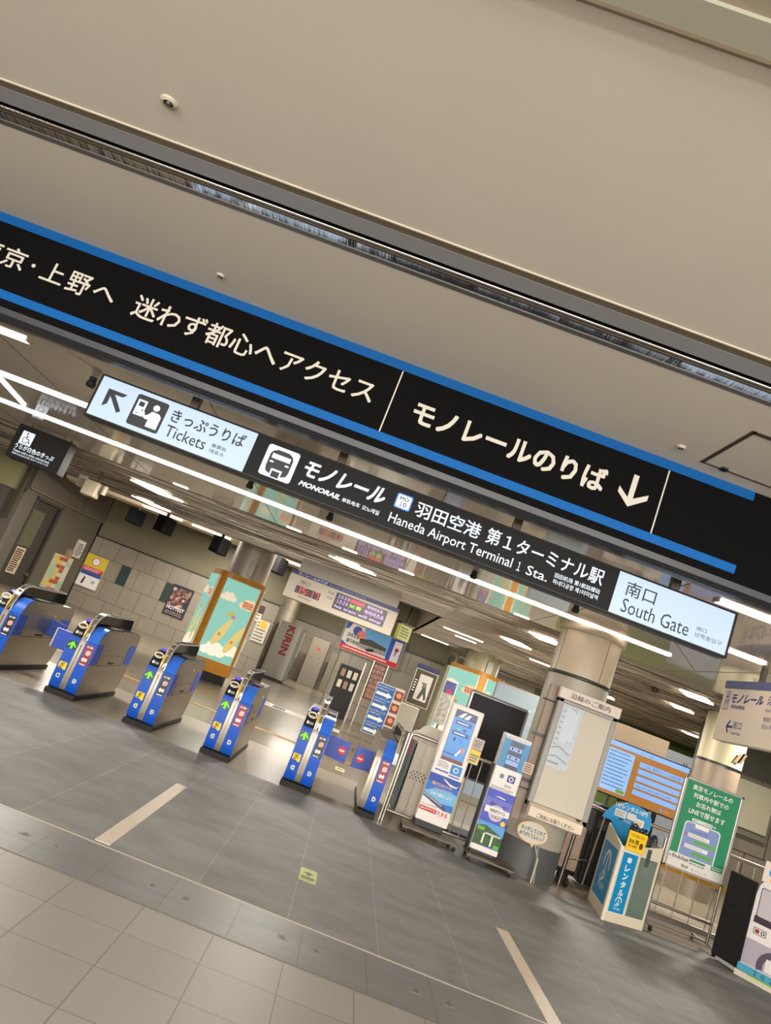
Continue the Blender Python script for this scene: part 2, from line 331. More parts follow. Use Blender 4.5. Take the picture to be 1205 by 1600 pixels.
# joints of the glossy soffit panels
g = G(); JN = mat((58, 52, 44), .4)
for x in [-11.2+i*1.9 for i in range(13)]: g.box(x-.004, 4.9, 2.898, x+.004, 10, 2.9, JN)
for (x0, y0, x1, y1) in ((-2.95, 5.1, -2.33, 6.1), (-1.6, 7.0, -.9, 8.4), (3.1, 7.6, 4.4, 9.6), (-6, 8.9, -3.9, 9.9)):
    d = Vector((x1-x0, y1-y0, 0)); n = Vector((-d.y, d.x, 0)).normalized()*.004
    g.face([Vector((x0, y0, 2.8985))-n, Vector((x1, y1, 2.8985))-n, Vector((x1, y1, 2.8985))+n, Vector((x0, y0, 2.8985))+n], JN)
struct(g, 'trim_7')
def led(x0, x1, y, wd, label, z=2.9, h=.05, m=TUBE):
    h = .016
    t = thing('strip_light', label, 'light', ((x0+x1)/2, y, z-.002)); L = (x1-x0)/2
    G().box(-L-.02, -wd/2, -h, -L, wd/2, .0, mat((210, 200, 184), .4)).build('end_cap', t); G().box(L, -wd/2, -h, L+.02, wd/2, .0, mat((210, 200, 184), .4)).build('end_cap', t)
    G().box(-L, -wd/2, -h, L, wd/2, .0, m).build('diffuser', t)
led(-4.6, -3.27, 5.36, .075, 'short white strip light at the far left just behind the beam', h=.03)
led(2.39, 4.4, 5.33, .09, 'white strip light above the right end of the lit station sign', h=.03)
led(-6.6, 3.71, 6.96, .085, 'very long white strip light running behind the lit station sign', h=.03)
led(-7.6, 3.45, 8.5, .08, 'very long warm strip light nearest the large round pillar top', h=.03)
g = G().box(-.014, -.7, -.02, .014, .7, 0, TUBE); tag(g.build('strip_light', None, (-4.55, 7.55, 2.9), radians(12)), 'slanting strip light at the far left edge of the glossy ceiling', 'light')

SLATB = mat((150, 138, 122), .3, .4, noise=.12, nscale=2, stretch=(.4, 6, 1), bump=.3); SLAT = mat((198, 186, 168), .22, .5); SLATD = mat((26, 22, 18), .6)
struct(G().box(-14, 10.0, 2.93, 16, 14.0, 3.0, SLATB).box(1.3, 14.0, 2.93, 16, 25, 3.0, SLATB), 'ceiling')
g = G(); rr = random.Random(5)
def slats(x0, x1, y0, y1, n):
    for i in range(n):
        y = y0+(y1-y0)*(i+.5)/n; L = rr.uniform(2.5, 6); x = x0+rr.uniform(-1, 0)
        while x < x1:
            a = rr.uniform(-.045, .045); xa = max(x, x0); xb = min(x+L, x1); w_ = rr.uniform(.05, .11); ym = min(max(y+a*(xb-xa), y0), y1); dz = rr.uniform(0, .022)
            g.mesh([(xa, y-w_/2, 2.9+dz), (xb, ym-w_/2, 2.9+dz), (xb, ym+w_/2, 2.908+dz), (xa, y+w_/2, 2.908+dz), (xa, y-w_/2, 2.93), (xb, ym-w_/2, 2.93), (xb, ym+w_/2, 2.93), (xa, y+w_/2, 2.93)],
                   [(3, 2, 1, 0), (0, 1, 5, 4), (2, 3, 7, 6), (1, 2, 6, 5), (3, 0, 4, 7)], SLAT)
            x = xb; L = rr.uniform(2.5, 6)
    for i in range(int(n*2.0)):
        x = rr.uniform(x0, x1-3); y = rr.uniform(y0, y1); L = rr.uniform(2, 5); a = rr.uniform(-.38, .38); ye = min(max(y+a*L, y0), y1)
        g.face([(x, y, 2.897), (x+L, ye, 2.897), (x+L, ye+.04, 2.897), (x, y+.045, 2.897)], SLATD)
slats(-12, 1.3, 10.02, 14.0, 34); slats(1.3, 14, 10.02, 25, 120)
struct(g, 'trim_8')
LITC = mat((255, 238, 214), .4, emit=5.0)
dia = [(-3.93, 11.43, .42), (-4.68, 13.6, .36), (-.56, 11.38, .4), (2.70, 11.37, .33), (2.70, 13.53, .34), (6.1, 13.82, .3), (8.9, 19.2, .35), (8.87, 17.98, .3), (5.95, 17.55, .25), (5.2, 11.4, .35), (-1.2, 13.6, .3)]
for i, (x, y, h) in enumerate(dia):
    g = G(); g.mesh([(-h, -.14, -.006), (h*.1, -.25, -.006), (h, .14, -.006), (-h*.1, .25, -.006), (-h, -.14, .02), (h*.1, -.25, .02), (h, .14, .02), (-h*.1, .25, .02)], [(0, 1, 2, 3)[::-1], (0, 1, 5, 4), (1, 2, 6, 5), (2, 3, 7, 6), (3, 0, 4, 7)], LITC)
    tag(g.build('slot_light', None, (x, y, 2.897), 0), 'diamond shaped recessed light among the metal ceiling slats, ' + ['left one nearer the gates', 'leftmost, behind another', 'just above the departure board', 'nearest the left of the large pillar', 'far one left of the large pillar', 'right of the large pillar', 'far right by the green wall', 'beside the hanging white sign', 'just right of the notice case', 'above the notice case screen', 'above the departure board clock'][i], 'light', 'recessed slot lights')
for i, x in enumerate((-3.13, -1.43, -.6, .24, 1.93)):
    g = G().bbox(-.11, -.03, -.01, .11, .03, .0, LITC, .004)
    tag(g.build('slot_light', None, (x, 9.90, 2.9)), 'tiny bright slot light at the soffit edge, ' + ['leftmost', 'second from left', 'middle', 'second from right', 'rightmost'][i] + ' of five', 'light', 'tiny slot lights on the soffit edge')

# ================================================================== SETTING: deep hall
HC = mat((120, 112, 98), .6)
struct(G().box(-14, 14.0, 2.9, 1.3, 14.1, 3.75, HC).box(-14, 14.0, 3.7, 1.3, 33, 3.76, HC).box(1.3, 14.0, 2.93, 1.36, 33, 3.76, HC), 'ceiling')
TILE = tile_mat([(146, 136, 120), (138, 129, 114)], (92, 86, 76), .628, .655, -7.657, .455, .008, .35, offset=.45, nscale=4, namt=.06, plane='XZ')
OLIVE = mat((112, 106, 82), .6)
def twall(x0, x1, y, top, name):
    return struct(G().box(x0, y, 0, x1, y+.2, 2.34, TILE).box(x0, y+.03, 2.34, x1, y+.2, top, OLIVE).box(x0, y-.02, 2.33, x1, y+.03, 2.375, mat((44, 40, 34), .4)), name)
twall(-9.46, -2.9, 24, 3.75, 'wall_back')
twall(-2.9, .2, 31, 3.75, 'wall_back_right')
struct(G().box(-2.95, 24.2, 0, -2.9, 31, 3.75, TILE), 'wall_recess')
twall(-.45, 2.5, 21.2, 3.75, 'wall_middle')
struct(G().box(-.5, 21.2, 0, -.45, 31, 3.75, OLIVE), 'wall_recess_right')
g = G(); TD = mat((46, 60, 60), .3)
for x, z in ((-8.25, 1.11), (-6.68, 1.11)): g.box(x, 23.985, z, x+.33, 24.0, z+.64, TD)
struct(g, 'trim_9')
g = G(); TD2 = mat((86, 80, 74), .4)
for x, z in ((-1.05, .5), (-.7, 1.4), (-.85, .0)): g.box(x, 30.98, z, x+.5, 31, z+.6, TD2)
struct(g, 'trim_10')
# slanted grey wall with the staff door at left
WL = Vector((-9.46, 23.9, 0)); DL = Vector((-.2585, -1, 0)).normalized(); NL = Vector((-DL.y, DL.x, 0))*-1
if NL.x < 0: NL = -NL
GW = mat((92, 86, 74), .55); GWD = mat((66, 60, 54), .5)
def wl(s, z, off=0): p = WL+DL*s+NL*off; return Vector((p.x, p.y, z))
def wbox(g, s0, s1, z0, z1, o0, o1, m):
    vs = [wl(s, z, o) for s in (s0, s1) for o in (o0, o1) for z in (z0, z1)]
    g.mesh(vs, [(0, 1, 3, 2), (4, 6, 7, 5), (0, 4, 5, 1), (2, 3, 7, 6), (0, 2, 6, 4), (1, 5, 7, 3)], m); return g
g = G(); wbox(g, 0, 2.0, 0, 2.78, -.2, 0, GW); wbox(g, 2.0, 3.2, 2.68, 2.78, -.2, 0, GW); wbox(g, 3.2, 3.7, 0, 2.78, -.2, 0, GW)
struct(g, 'wall_left')
struct(wbox(G(), 0, 3.7, 2.80, 3.95, -.2, .05, mat((98, 90, 80), .45)), 'wall_left_upper')
struct(wbox(wbox(G(), 0, 3.7, 2.775, 2.81, -.1, .1, mat((160, 150, 136), .3, .7)), 1.24, 1.26, 2.81, 3.9, .05, .055, GWD), 'trim_11')
dt = bpy.data.objects.new('door_1', None); COL.objects.link(dt); dt['kind'] = 'structure'
wbox(wbox(wbox(G(), 2.0, 2.07, 0, 2.68, -.05, .03, GWD), 3.13, 3.2, 0, 2.68, -.05, .03, GWD), 2.0, 3.2, 2.6, 2.68, -.05, .03, GWD).build('door_frame', dt)
wbox(G(), 2.07, 3.13, 0, 2.6, -.14, -.08, mat((60, 55, 50), .5)).build('door_leaf', dt)
wbox(G(), 2.5, 3.02, 1.2, 2.3, -.08, -.06, mat((150, 148, 110), .5, emit=.12)).build('door_window', dt)
wbox(G(), 2.12, 2.2, .42, .5, -.08, .02, STEEL).build('door_handle', dt)
g = G(); wbox(g, 2.6, 3.0, .35, 1.15, -.055, -.045, mat((190, 172, 140), .6)); g.frame(wl(3.0, .35, -.044), DL*-1, (0, 0, 1)); g.lines(.03, .05, .37, .75, 11, mat((70, 40, 40), .6), 2, .6, 4)
tag(g.build('notice_sheet'), 'printed notice sheet pasted on the lower half of the dark staff door', 'notice')
# grey stub wall, olive lit cabinet and jamb at the far left
struct(G().box(-14, 20.2, 0, -10.35, 20.45, 2.6, mat((104, 97, 90), .5)), 'wall_left_front')
struct(G().box(-14, 20.15, 2.6, -10.5, 20.5, 3.9, mat((166, 164, 120), .5)), 'wall_left_front_upper')
struct(G().box(-10.55, 20.1, 1.8, -10.43, 20.2, 3.9, mat((80, 76, 60), .4)), 'trim_12')
g = G().box(-12.2, 20.1, 1.55, -11.02, 20.18, 2.2, mat((42, 44, 50), .4)); g.frame((-12.2, 20.1, 1.55)).disc(1.0, .3, .16, mat((190, 110, 60), .5), 1).disc(1.08, .45, .07, mat((230, 190, 150), .5), 2).disc(.7, .2, .2, mat((150, 80, 60), .5), 1)
tag(g.build('wall_poster'), 'dark poster with orange shapes at the far left edge', 'poster')
struct(G().box(-14.1, -10, 0, -14, 33, 3.8, mat((120, 112, 98), .6)), 'wall_far_left')
struct(G().box(16, -10, 0, 16.1, 33, 3.8, mat((120, 112, 98), .6)), 'wall_far_right')
struct(G().box(-16, 33, 0, 16, 33.1, 3.8, mat((110, 104, 90), .6)), 'wall_far_end')

# right deep zone: green wall, tiled wall, lit windows
struct(G().box(6, 25, 0, 16, 25.2, 3.2, mat((104, 124, 58), .6)), 'wall_green')
struct(G().box(6.4, 24.8, 2.75, 16, 25.0, 2.95, mat((60, 78, 26), .5)), 'trim_13')
TILE2 = tile_mat([(112, 104, 90), (100, 94, 82)], (54, 50, 44), .75, .72, 7.2, .1, .012, .35, offset=.5, nscale=4, namt=.06, plane='XZ')
struct(G().box(7.0, 14.6, 0, 16, 14.8, 2.2, TILE2).box(7.0, 14.62, 2.2, 16, 14.8, 2.93, mat((60, 58, 46), .5)), 'wall_right')
struct(G().box(2.5, 24.6, 0, 6, 24.8, 2.93, mat((150, 142, 124), .5)), 'wall_back_far')

# ================================================================== pillars
BEIGE = mat((196, 178, 152), .45, 0, noise=.04, nscale=2); PILG = mat((84, 83, 82), .5); PILL = mat((172, 163, 146), .42)
g = G(); c = (2.63, 8.88)
g.lathe([(.375, 0), (.375, .36)], PILG, 48, c).lathe([(.37, .36), (.37, 2.25)], PILL, 48, c).lathe([(.37, 2.25), (.385, 2.25), (.385, 2.29), (.37, 2.29)], mat((70, 78, 70), .3, .6), 48, c).lathe([(.37, 2.29), (.37, 2.80)], BEIGE, 48, c).lathe([(.37, 2.80), (.41, 2.81), (.415, 2.9)], BEIGE, 48, c)
for a in (-70, 20, 200): g.box(2.63+.371*cos(radians(a))-.003, 8.88+.371*sin(radians(a))-.003, 2.29, 2.63+.371*cos(radians(a))+.003, 8.88+.371*sin(radians(a))+.003, 2.8, mat((110, 96, 80), .5))
struct(g, 'pillar')
MP = mat((160, 150, 136), .42, .15, noise=.15, nscale=2, stretch=(8, 8, .3)); MP2 = mat((176, 168, 138), .45, .1, noise=.1, nscale=2, stretch=(8, 8, .3))
for (x, y, r, top, m) in ((-3.02, 16.75, .46, 3.7, MP), (3.15, 19.1, .45, 2.93, MP2), (2.62, 22.4, .33, 2.93, MP2)):
    struct(G().lathe([(r, 0), (r, top)], m, 40, (x, y)).box(x+.05, y-r-.05, 2.45, x+.2, y-r, 2.75, mat((110, 106, 96), .4, .6)), 'pillar')
g = G().lathe([(.35, 0), (.35, 2.08)], mat((128, 116, 100), .4, .3), 40, (6.27, 12.35)).lathe([(.36, 2.08), (.36, 2.12)], BLACK, 40, (6.27, 12.35)).lathe([(.35, 2.12), (.35, 2.9)], MP2, 40, (6.27, 12.35))
struct(g, 'pillar')
g = G(); g.frame((6.3, 11.985, 2.2)).poly([(0, 0), (.1, .03), (.17, .2), (.08, .17)], mat((120, 100, 70), .5)).poly([(.06, .0), (.14, .02), (.2, .18), (.14, .2)], mat((90, 74, 50), .5))
tag(g.build('wall_bracket'), 'small brown bracket on the pillar under the hanging white sign', 'bracket')

# ================================================================== lit station sign
t = thing('station_sign', 'long lit black and white station sign hanging behind the beam reading Haneda Airport Terminal 1', 'sign', (0, 5.0, 2.44))
zs = -2.44; FR = mat((18, 16, 18), .4, spec=.3)
G().bbox(-2.445, 0, .0, 2.41, .13, .335, FR, .006).build('cabinet', t)
g = G().frame((0, -.001, zs), step=.0012)
g.rect(-2.424, 2.457, -1.222, 2.760, LITW, 0).rect(1.533, 2.457, 2.388, 2.760, LITW, 0); g.rect(-1.222, 2.457, 1.533, 2.760, mat((10, 9, 10), .5, spec=.2), 0)
g.build('face_panel', t)
DK = mat((24, 25, 30), .5)
g = G().frame((0, -.001, zs), step=.0012)
g.poly([(-2.352, 2.684), (-2.205, 2.684), (-2.232, 2.655), (-2.291, 2.655), (-2.204, 2.553), (-2.228, 2.532), (-2.318, 2.634), (-2.318, 2.573), (-2.35, 2.545)], DK)
g.rrect(-2.137, 2.49, -1.895, 2.729, .02, DK, 1)
g.rect(-2.118, 2.572, -2.048, 2.692, LITX, 2).rect(-2.103, 2.642, -2.063, 2.678, DK, 3).rect(-2.104, 2.586, -2.086, 2.592, DK, 3).disc(-2.062, 2.618, .006, DK, 3)
g.disc(-1.972, 2.668, .024, LITX, 2).poly([(-2.045, 2.62), (-2.03, 2.59), (-2.01, 2.605), (-1.99, 2.635), (-1.935, 2.632), (-1.915, 2.612), (-1.915, 2.515), (-1.998, 2.515), (-1.998, 2.57), (-2.02, 2.565), (-2.05, 2.58)], LITX, 2)
g.text('きっぷうりば', -1.852, 2.618, -1.288, 2.716, DK, 1, .016).text('Tickets', -1.848, 2.503, -1.542, 2.590, DK, 1, .004)
g.text('售票处', -1.499, 2.548, -1.388, 2.577, DK, 1, .01).text('매표소', -1.499, 2.505, -1.388, 2.535, DK, 1, .01)
g.rrect(-1.118, 2.492, -.879, 2.727, .02, LITX, 1)
g.poly([(-1.075, 2.53), (-1.085, 2.56), (-1.085, 2.66), (-1.072, 2.685), (-1.04, 2.702), (-.957, 2.702), (-.925, 2.685), (-.912, 2.66), (-.912, 2.56), (-.922, 2.53), (-.958, 2.515), (-.958, 2.56), (-1.04, 2.56), (-1.04, 2.515)], DK, 2)
g.rect(-1.068, 2.632, -.930, 2.668, LITX, 3).disc(-1.056, 2.606, .016, LITX, 3, .007).disc(-.942, 2.606, .016, LITX, 3, .007).rect(-1.028, 2.50, -.97, 2.545, DK, 3)
g.text('モノレール', -.82, 2.592, -.204, 2.712, LITX, 1, .035, .25).text('MONORAIL', -.818, 2.515, -.505, 2.553, LITX, 1, .04, .3)
g.text('单轨电车', -.487, 2.513, -.352, 2.545, LITX, 1, .01).text('모노레일', -.334, 2.511, -.206, 2.545, LITX, 1, .01)
BL = mat((60, 130, 240), .3, emit=1.0)
g.rrect(-.131, 2.613, -.013, 2.724, .014, BL, 1).rrect(-.122, 2.622, -.022, 2.715, .01, LITX, 2).text('MO', -.106, 2.675, -.040, 2.703, DK, 3, .02).text('１', -.094, 2.632, -.078, 2.667, DK, 3, .03).text('０', -.070, 2.632, -.046, 2.667, DK, 3, .03)
g.text('羽田空港', .026, 2.606, .514, 2.718, LITX, 1, .012).text('第１ターミナル駅', .562, 2.606, 1.436, 2.722, LITX, 1, .012)
g.text('Haneda Airport Terminal', -.131, 2.476, .795, 2.570, LITX, 1, .004).text('１', .835, 2.496, .858, 2.562, LITX, 1, .01).text('Sta.', .905, 2.494, 1.062, 2.563, LITX, 1, .004)
g.text('羽田机场 第1航站楼站', 1.100, 2.546, 1.440, 2.582, LITX, 1, .008).text('하네다공항 제1터미널역', 1.103, 2.500, 1.436, 2.536, LITX, 1, .008)
g.text('南口', 1.606, 2.610, 1.826, 2.716, DK, 1, .006).text('South Gate', 1.610, 2.487, 2.105, 2.588, DK, 1, 0)
g.text('南口', 2.152, 2.555, 2.228, 2.584, DK, 1, 0).text('남쪽출입구', 2.153, 2.509, 2.349, 2.541, DK, 1, 0)
g.build('lettering', t)
for x in (-1.75, -.6, .75, 1.95): G().box(x-.03, .03, .335, x+.03, .09, .46, mat((90, 80, 70), .4, .5)).build('hanger', t)
for i, (x, y) in enumerate(((-2.86, 5.75), (-1.72, 7.6), (-.8, 7.7), (.9, 7.9), (2.0, 7.6))):
    tt = thing('ceiling_speaker', 'small dark spot fixture under the glossy ceiling, ' + ['leftmost, beside the lit sign', 'below the Tickets panel', 'below the monorail pictogram', 'below the airport name', 'below the South Gate panel'][i], 'fixture', (x, y, 2.9), 0, 'dark ceiling fixtures')
    G().cyl((0, 0, 0), (0, 0, -.03), .03, RUBBER).build('mount', tt); G().lathe([(.028, -.03), (.04, -.055), (.035, -.085), (.001, -.09)], RUBBER, 20).build('lamp_head', tt)

# wheelchair sign at left
t = thing('ticket_guide_sign', 'dark hanging sign with a lit wheelchair symbol at the far left', 'sign', (0, 9.5, 2.39))
G().bbox(-5.352, 0, 0, -4.60, .22, .475, mat((30, 27, 26), .6, spec=.2), .006).build('cabinet', t)
g = G().frame((0, -.001, -2.39)); g.rrect(-5.262, 2.605, -5.092, 2.79, .006, LITX, 1)
g.disc(-5.188, 2.765, .012, DK, 2).line([(-5.188, 2.748), (-5.178, 2.692), (-5.142, 2.692), (-5.128, 2.642), (-5.108, 2.65)], .012, DK, 2).line([(-5.184, 2.725), (-5.15, 2.72)], .01, DK, 2).ring(-5.185, 2.668, .034, .044, DK, 2, 100, 350)
g.text('うらが白色のきっぷ', -5.283, 2.528, -4.722, 2.60, LITX, 1, .02).text('Tickets with a white colored back', -5.28, 2.482, -4.752, 2.515, LITX, 1, .01).text('背面为白色的车票 뒷면이 흰색인 티켓', -5.278, 2.445, -4.752, 2.468, LITX, 1, .005)
g.build('lettering', t); G().box(-5.3, .08, .475, -5.24, .14, .51, STEEL_D).build('hanger', t); G().box(-4.72, .08, .475, -4.66, .14, .51, STEEL_D).build('hanger', t)
t = thing('wall_speaker', 'pair of grey speaker boxes hanging beside the wheelchair sign', 'speaker', (-4.9, 11.6, 2.45))
G().bbox(-.25, 0, 0, .0, .2, .26, mat((150, 140, 120), .4), .02).build('speaker_box', t); G().bbox(-.42, .1, .1, -.28, .25, .3, mat((150, 140, 120), .4), .02).build('speaker_box', t)
G().cyl((.08, .1, .1), (.08, .1, .25), .05, mat((130, 122, 108), .4)).box(.0, .08, .12, .08, .12, .16, STEEL_D).build('camera_head', t); G().box(-.1, .08, .26, -.05, .12, .45, STEEL_D).build('bracket', t)

# white hanging sign at right, broadside to the hall
t = thing('hanging_direction_sign', 'white hanging sign with blue monorail lettering at the right edge', 'sign', (3.82, 0, 2.11))
G().bbox(0, 4.9, 0, .12, 7.79, .555, mat((248, 232, 212), .5), .008).build('panel', t)
G().box(-.002, 4.9, .555, .122, 7.80, .635, mat((84, 92, 150), .4)).build('top_band', t)
NB = mat((26, 40, 140), .5); g = G().frame((-.001, 7.79, -2.11), (0, -1, 0), (0, 0, 1))
g.rrect(.06, 2.535, .155, 2.63, .01, NB).rrect(.067, 2.542, .148, 2.623, .008, WHITE, 2).rrect(.085, 2.56, .13, 2.607, .008, NB, 3).rect(.092, 2.58, .123, 2.598, WHITE, 4)
g.rrect(.06, 2.432, .155, 2.527, .01, NB).rrect(.067, 2.439, .148, 2.52, .008, WHITE, 2).line([(.107, 2.445), (.107, 2.51)], .008, NB, 3).ring(.107, 2.49, .02, .027, NB, 3, 0, 180)
g.text('モノレール', .195, 2.512, .79, 2.605, NB, 1, .035, .25).text('MONORAIL', .215, 2.452, .49, 2.49, NB, 1, .02, .2)
g.text('浜松町方面', .86, 2.52, 1.55, 2.61, NB, 1, .01).text('for Hamamatsucho', .86, 2.455, 1.5, 2.49, NB, 1, 0)
g.line([(.23, 2.262), (.345, 2.262)], .022, NB).line([(.285, 2.326), (.23, 2.262), (.28, 2.2)], .02, NB).text('南口', .35, 2.245, .51, 2.322, NB, 1, 0).text('South Gate', .355, 2.19, .525, 2.222, NB, 1, 0)
g.text('单轨电车', .86, 2.36, 1.1, 2.41, NB, 1).text('모노레일', .86, 2.29, 1.1, 2.34, NB, 1)
g.build('lettering', t); G().box(.04, 7.2, .635, .08, 7.26, .79, STEEL_D).build('hanger', t); G().box(.04, 5.4, .635, .08, 5.46, .79, STEEL_D).build('hanger', t)

# ================================================================== ticket gates
FP = [(.035, .06), (.012, .10), (.0, .17), (.008, .40), (.02, .62), (.045, .70), (.085, .765), (.14, .81), (.2, .832), (.26, .836)]
def fz(z):
    for (y0, z0), (y1, z1) in zip(FP, FP[1:]):
        if z0 <= z <= z1: return y0+(y1-y0)*(z-z0)/(z1-z0)
    return .26
BODY = FP+[(1.36, .836), (1.45, .82), (1.5, .77), (1.5, .62), (1.47, .25), (1.42, .12), (1.36, .06)]
DECK = mat((64, 58, 52), .3, .3); FRONTG = mat((164, 154, 138), .35, .5); DIG = mat((60, 62, 70), .5)
def front(g, x0, x1, z0, z1, m, off=.006):
    zs_ = sorted(set([z0, z1]+[z for _, z in FP if z0 < z < z1]))
    pr_ = [(fz(z)-off*(1 if z < .7 else .8), z+(off*.6 if z > .75 else 0)) for z in zs_]
    return g.strip(pr_, x0, x1, m)
def poster(g, x0, x1, z0, z1, kind):
    bg = mat((150, 24, 40), .4) if kind == 'red' else mat((22, 20, 22), .4)
    y = fz((z0+z1)/2)-.011-.045*(z0+z1)/2; g.frame((0, y, 0), (1, 0, 0), (0, .045, 1)); W = x1-x0; H = z1-z0; xc = (x0+x1)/2
    g.rect(x0, z0, x1, z1, bg, 0); PK = mat((232, 160, 160), .5); WH = mat((232, 226, 220), .5)
    g.text('お得', x0+.01, z1-.035, x1-.01, z1-.012, WH, 1, .03)
    g.disc(xc+.006, z0+H*.62, W*.3, PK if kind == 'red' else mat((212, 120, 110), .5), 1, W*.33)
    for i in range(3): g.line([(xc-.02, z0+H*(.52+.07*i)), (xc+.035, z0+H*(.58+.07*i))], .006, WH, 2)
    g.poly([(xc-.035, z0+H*.28), (xc-.02, z0+H*.38), (xc, z0+H*.33), (xc+.02, z0+H*.38), (xc+.032, z0+H*.26), (xc+.01, z0+H*.17), (xc, z0+H*.24), (xc-.02, z0+H*.16)], WH, 1)
    g.rect(x0+.008, z0+.006, x1-.02, z0+.016, WH, 1)
NUMW = mat((214, 210, 204), .5)
def pent(g, x, z, d, num):
    y = fz(z)-.011; g.frame((x, y, z), (1, 0, 0), (0, .03, 1))
    g.poly([(-.02*d, -.025), (-.02*d, .025), (.008*d, .025), (.022*d, .012), (.022*d, -.012), (.008*d, -.025)][::d], NUMW, 0).text(num, -.009, -.013, .009, .013, INK, 1, .03)
def gate(x, ln, rn, kind, label, left=True, right=True, flip=False):
    t = thing('ticket_gate', label, 'ticket gate', (x, 8.44, 0), 0, 'blue fronted ticket gates')
    XL, XR = (-.165 if left else -.04), (.165 if right else .045)
    G().bbox(XL-.01, -.02, 0, XR+.01, 1.42, .055, RUBBER, .006).build('plinth', t)
    g = G().prism(BODY, XL, XR, STEEL); g.strip([(.26, .84), (1.36, .84), (1.44, .826)], XL+.01, XR-.01, DECK, False)
    for xs, sd in ((XR+.0008, 1), (XL-.0008, -1)):
        for (y0, z0, y1, z1) in ((.24, .408, 1.2, .414), (.3, .53, 1.12, .534), (.3, .414, .304, .53), (1.1, .414, 1.104, .53)): g.box(min(xs, xs+sd*.001), y0, z0, max(xs, xs+sd*.001), y1, z1, mat((50, 46, 40), .5))
        g.cyl((xs, .95, .70), (xs+sd*.006, .95, .70), .014, CHROME).cyl((xs, .55, .3), (xs+sd*.004, .55, .3), .012, CHROME).bbox(xs-.003, .62, .43, xs+.003, .84, .45, RUBBER, .001)
    g.build('body', t)
    for xs, sd, ok in ((XR, 1, right), (XL, -1, left)):
        if not ok: continue
        a, b = sorted((xs-sd*.01, xs+sd*.004))
        G().prism([(.03, .415), (.03, .66), (.235, .66), (.225, .415)], a, b, mat((34, 66, 160), .35)).box(a, .235, .42, b+.001, .245, .66, STEEL).build('flap', t)
        G().prism([(1.2, .42), (1.2, .67), (1.492, .67), (1.475, .42)], a, b, mat((44, 76, 168), .35)).build('flap', t)
    g = front(G(), -.036, .03, .075, .66, FRONTG, .008); g.box(-.004, -.009, .12, -.002, .02, .6, mat((104, 96, 84), .5)); g.build('centre_strip', t)
    if left:
        front(G(), -.164, -.038, .07, .66, BLUE).build('front_panel', t)
        g = front(G(), -.164, -.038, .66, .836, mat((30, 34, 44), .3), .004)
        g.build('reader_housing', t)
        g = G().frame((-.101, fz(.56)-.012, .56), (1, 0, 0), (0, .05, 1)); g.rect(-.052, -.048, .052, .048, mat((8, 26, 12), .3), 0)
        g.poly([(0, .042), (.045, -.004), (.045, -.022), (.012, .006), (.012, -.042), (-.012, -.042), (-.012, .006), (-.045, -.022), (-.045, -.004)], GREEN_E, 1); g.build('arrow_display', t)
        g = G().frame((-.101, fz(.325)-.012, .325), (1, 0, 0), (0, .02, 1)); g.rrect(-.045, -.035, .045, .035, .008, mat((238, 206, 32), .5), 0).text('IC', -.02, -.01, .02, .025, INK, 1, .05).rect(-.036, -.028, .0, -.018, INK, 1).disc(.03, -.03, .02, mat((238, 206, 32), .5), 1).build('card_sticker', t)
        g = G(); pent(g, -.101, .205, -1, ln); g.build('number_plate', t)
        g = G().frame((-.101, fz(.70)-.012, .705), (1, 0, 0), (0, .45, 1)); g.rect(-.05, -.03, .05, .03, mat((14, 14, 16), .3), 0).disc(-.024, .004, .014, WHITE, 1, .02).rect(-.005, -.012, .042, .016, mat((150, 156, 150), .5), 1).build('pictogram_panel', t)
        g = G().frame((-.101, .07, .792), (1, 0, 0), (0, .8, 1)); rz = []
        for q in range(29):
            a = 2*pi*q/28; rz.append(g.P((.048*cos(a) if abs(cos(a)) > .5 else .048*cos(a)*1.2)*1.0, .034*sin(a), 4))
        g.tube(rz, .008, WHITE, 8); g.rect(-.04, -.024, .04, .024, mat((60, 62, 66), .2), 1).rect(-.03, -.018, .03, -.008, YEL, 2); g.build('card_reader', t)
        g = G(); g.bbox(-.145, .2, .834, -.06, .30, .868, mat((52, 48, 46), .3), .012); g.frame((-.102, .197, .862), (1, 0, 0), (0, .7, 1)).disc(0, 0, .034, mat((110, 90, 255), .3, emit=1.0), 1, .020).build('indicator_lamp', t)
    if right:
        front(G(), .032, .164, .07, .66, BLUE).build('front_panel', t)
        g = front(G(), .034, .162, .66, .836, BLUE_L, .010); g.strip([(.24, .846), (.30, .842)], .034, .162, BLUE_L); g.build('hood', t)
        g = G(); poster(g, .052, .145, .39, .625, kind); g.build('front_poster', t)
        g = G(); pent(g, .098, .205, 1, rn); g.build('number_plate', t)
        if not flip:
            g = G().bbox(.05, .35, .835, .155, .75, .856, RUBBER, .008); g.frame((.055, .42, .857), (1, 0, 0), (0, 1, 0)).rect(0, 0, .09, .16, mat((170, 80, 76), .5) if kind == 'red' else mat((60, 58, 60), .5), 1).lines(.01, .02, .08, .14, 3, WHITE, 2, .4, 3); g.build('ticket_slot', t)
    # arched centre fin
    fx0, fx1 = (-.036, .03) if not flip else (-.03, .02)
    if flip: fx0, fx1 = .165, .20
    OUT = [(.02, .62), (.035, .74), (.07, .85), (.12, .92), (.19, .968), (.27, .985), (1.34, .992), (1.40, .975), (1.425, .93), (1.44, .83)]
    g = G().prism(OUT, fx0+.012, fx1-.012, GBLACK); g.box(fx0+.002, .5, .99, fx1-.002, 1.3, .996, RUBBER); g.build('centre_fin', t)
    IN = [(y+.014, z-.016) for y, z in OUT[:7]]
    g = G(); n = 7
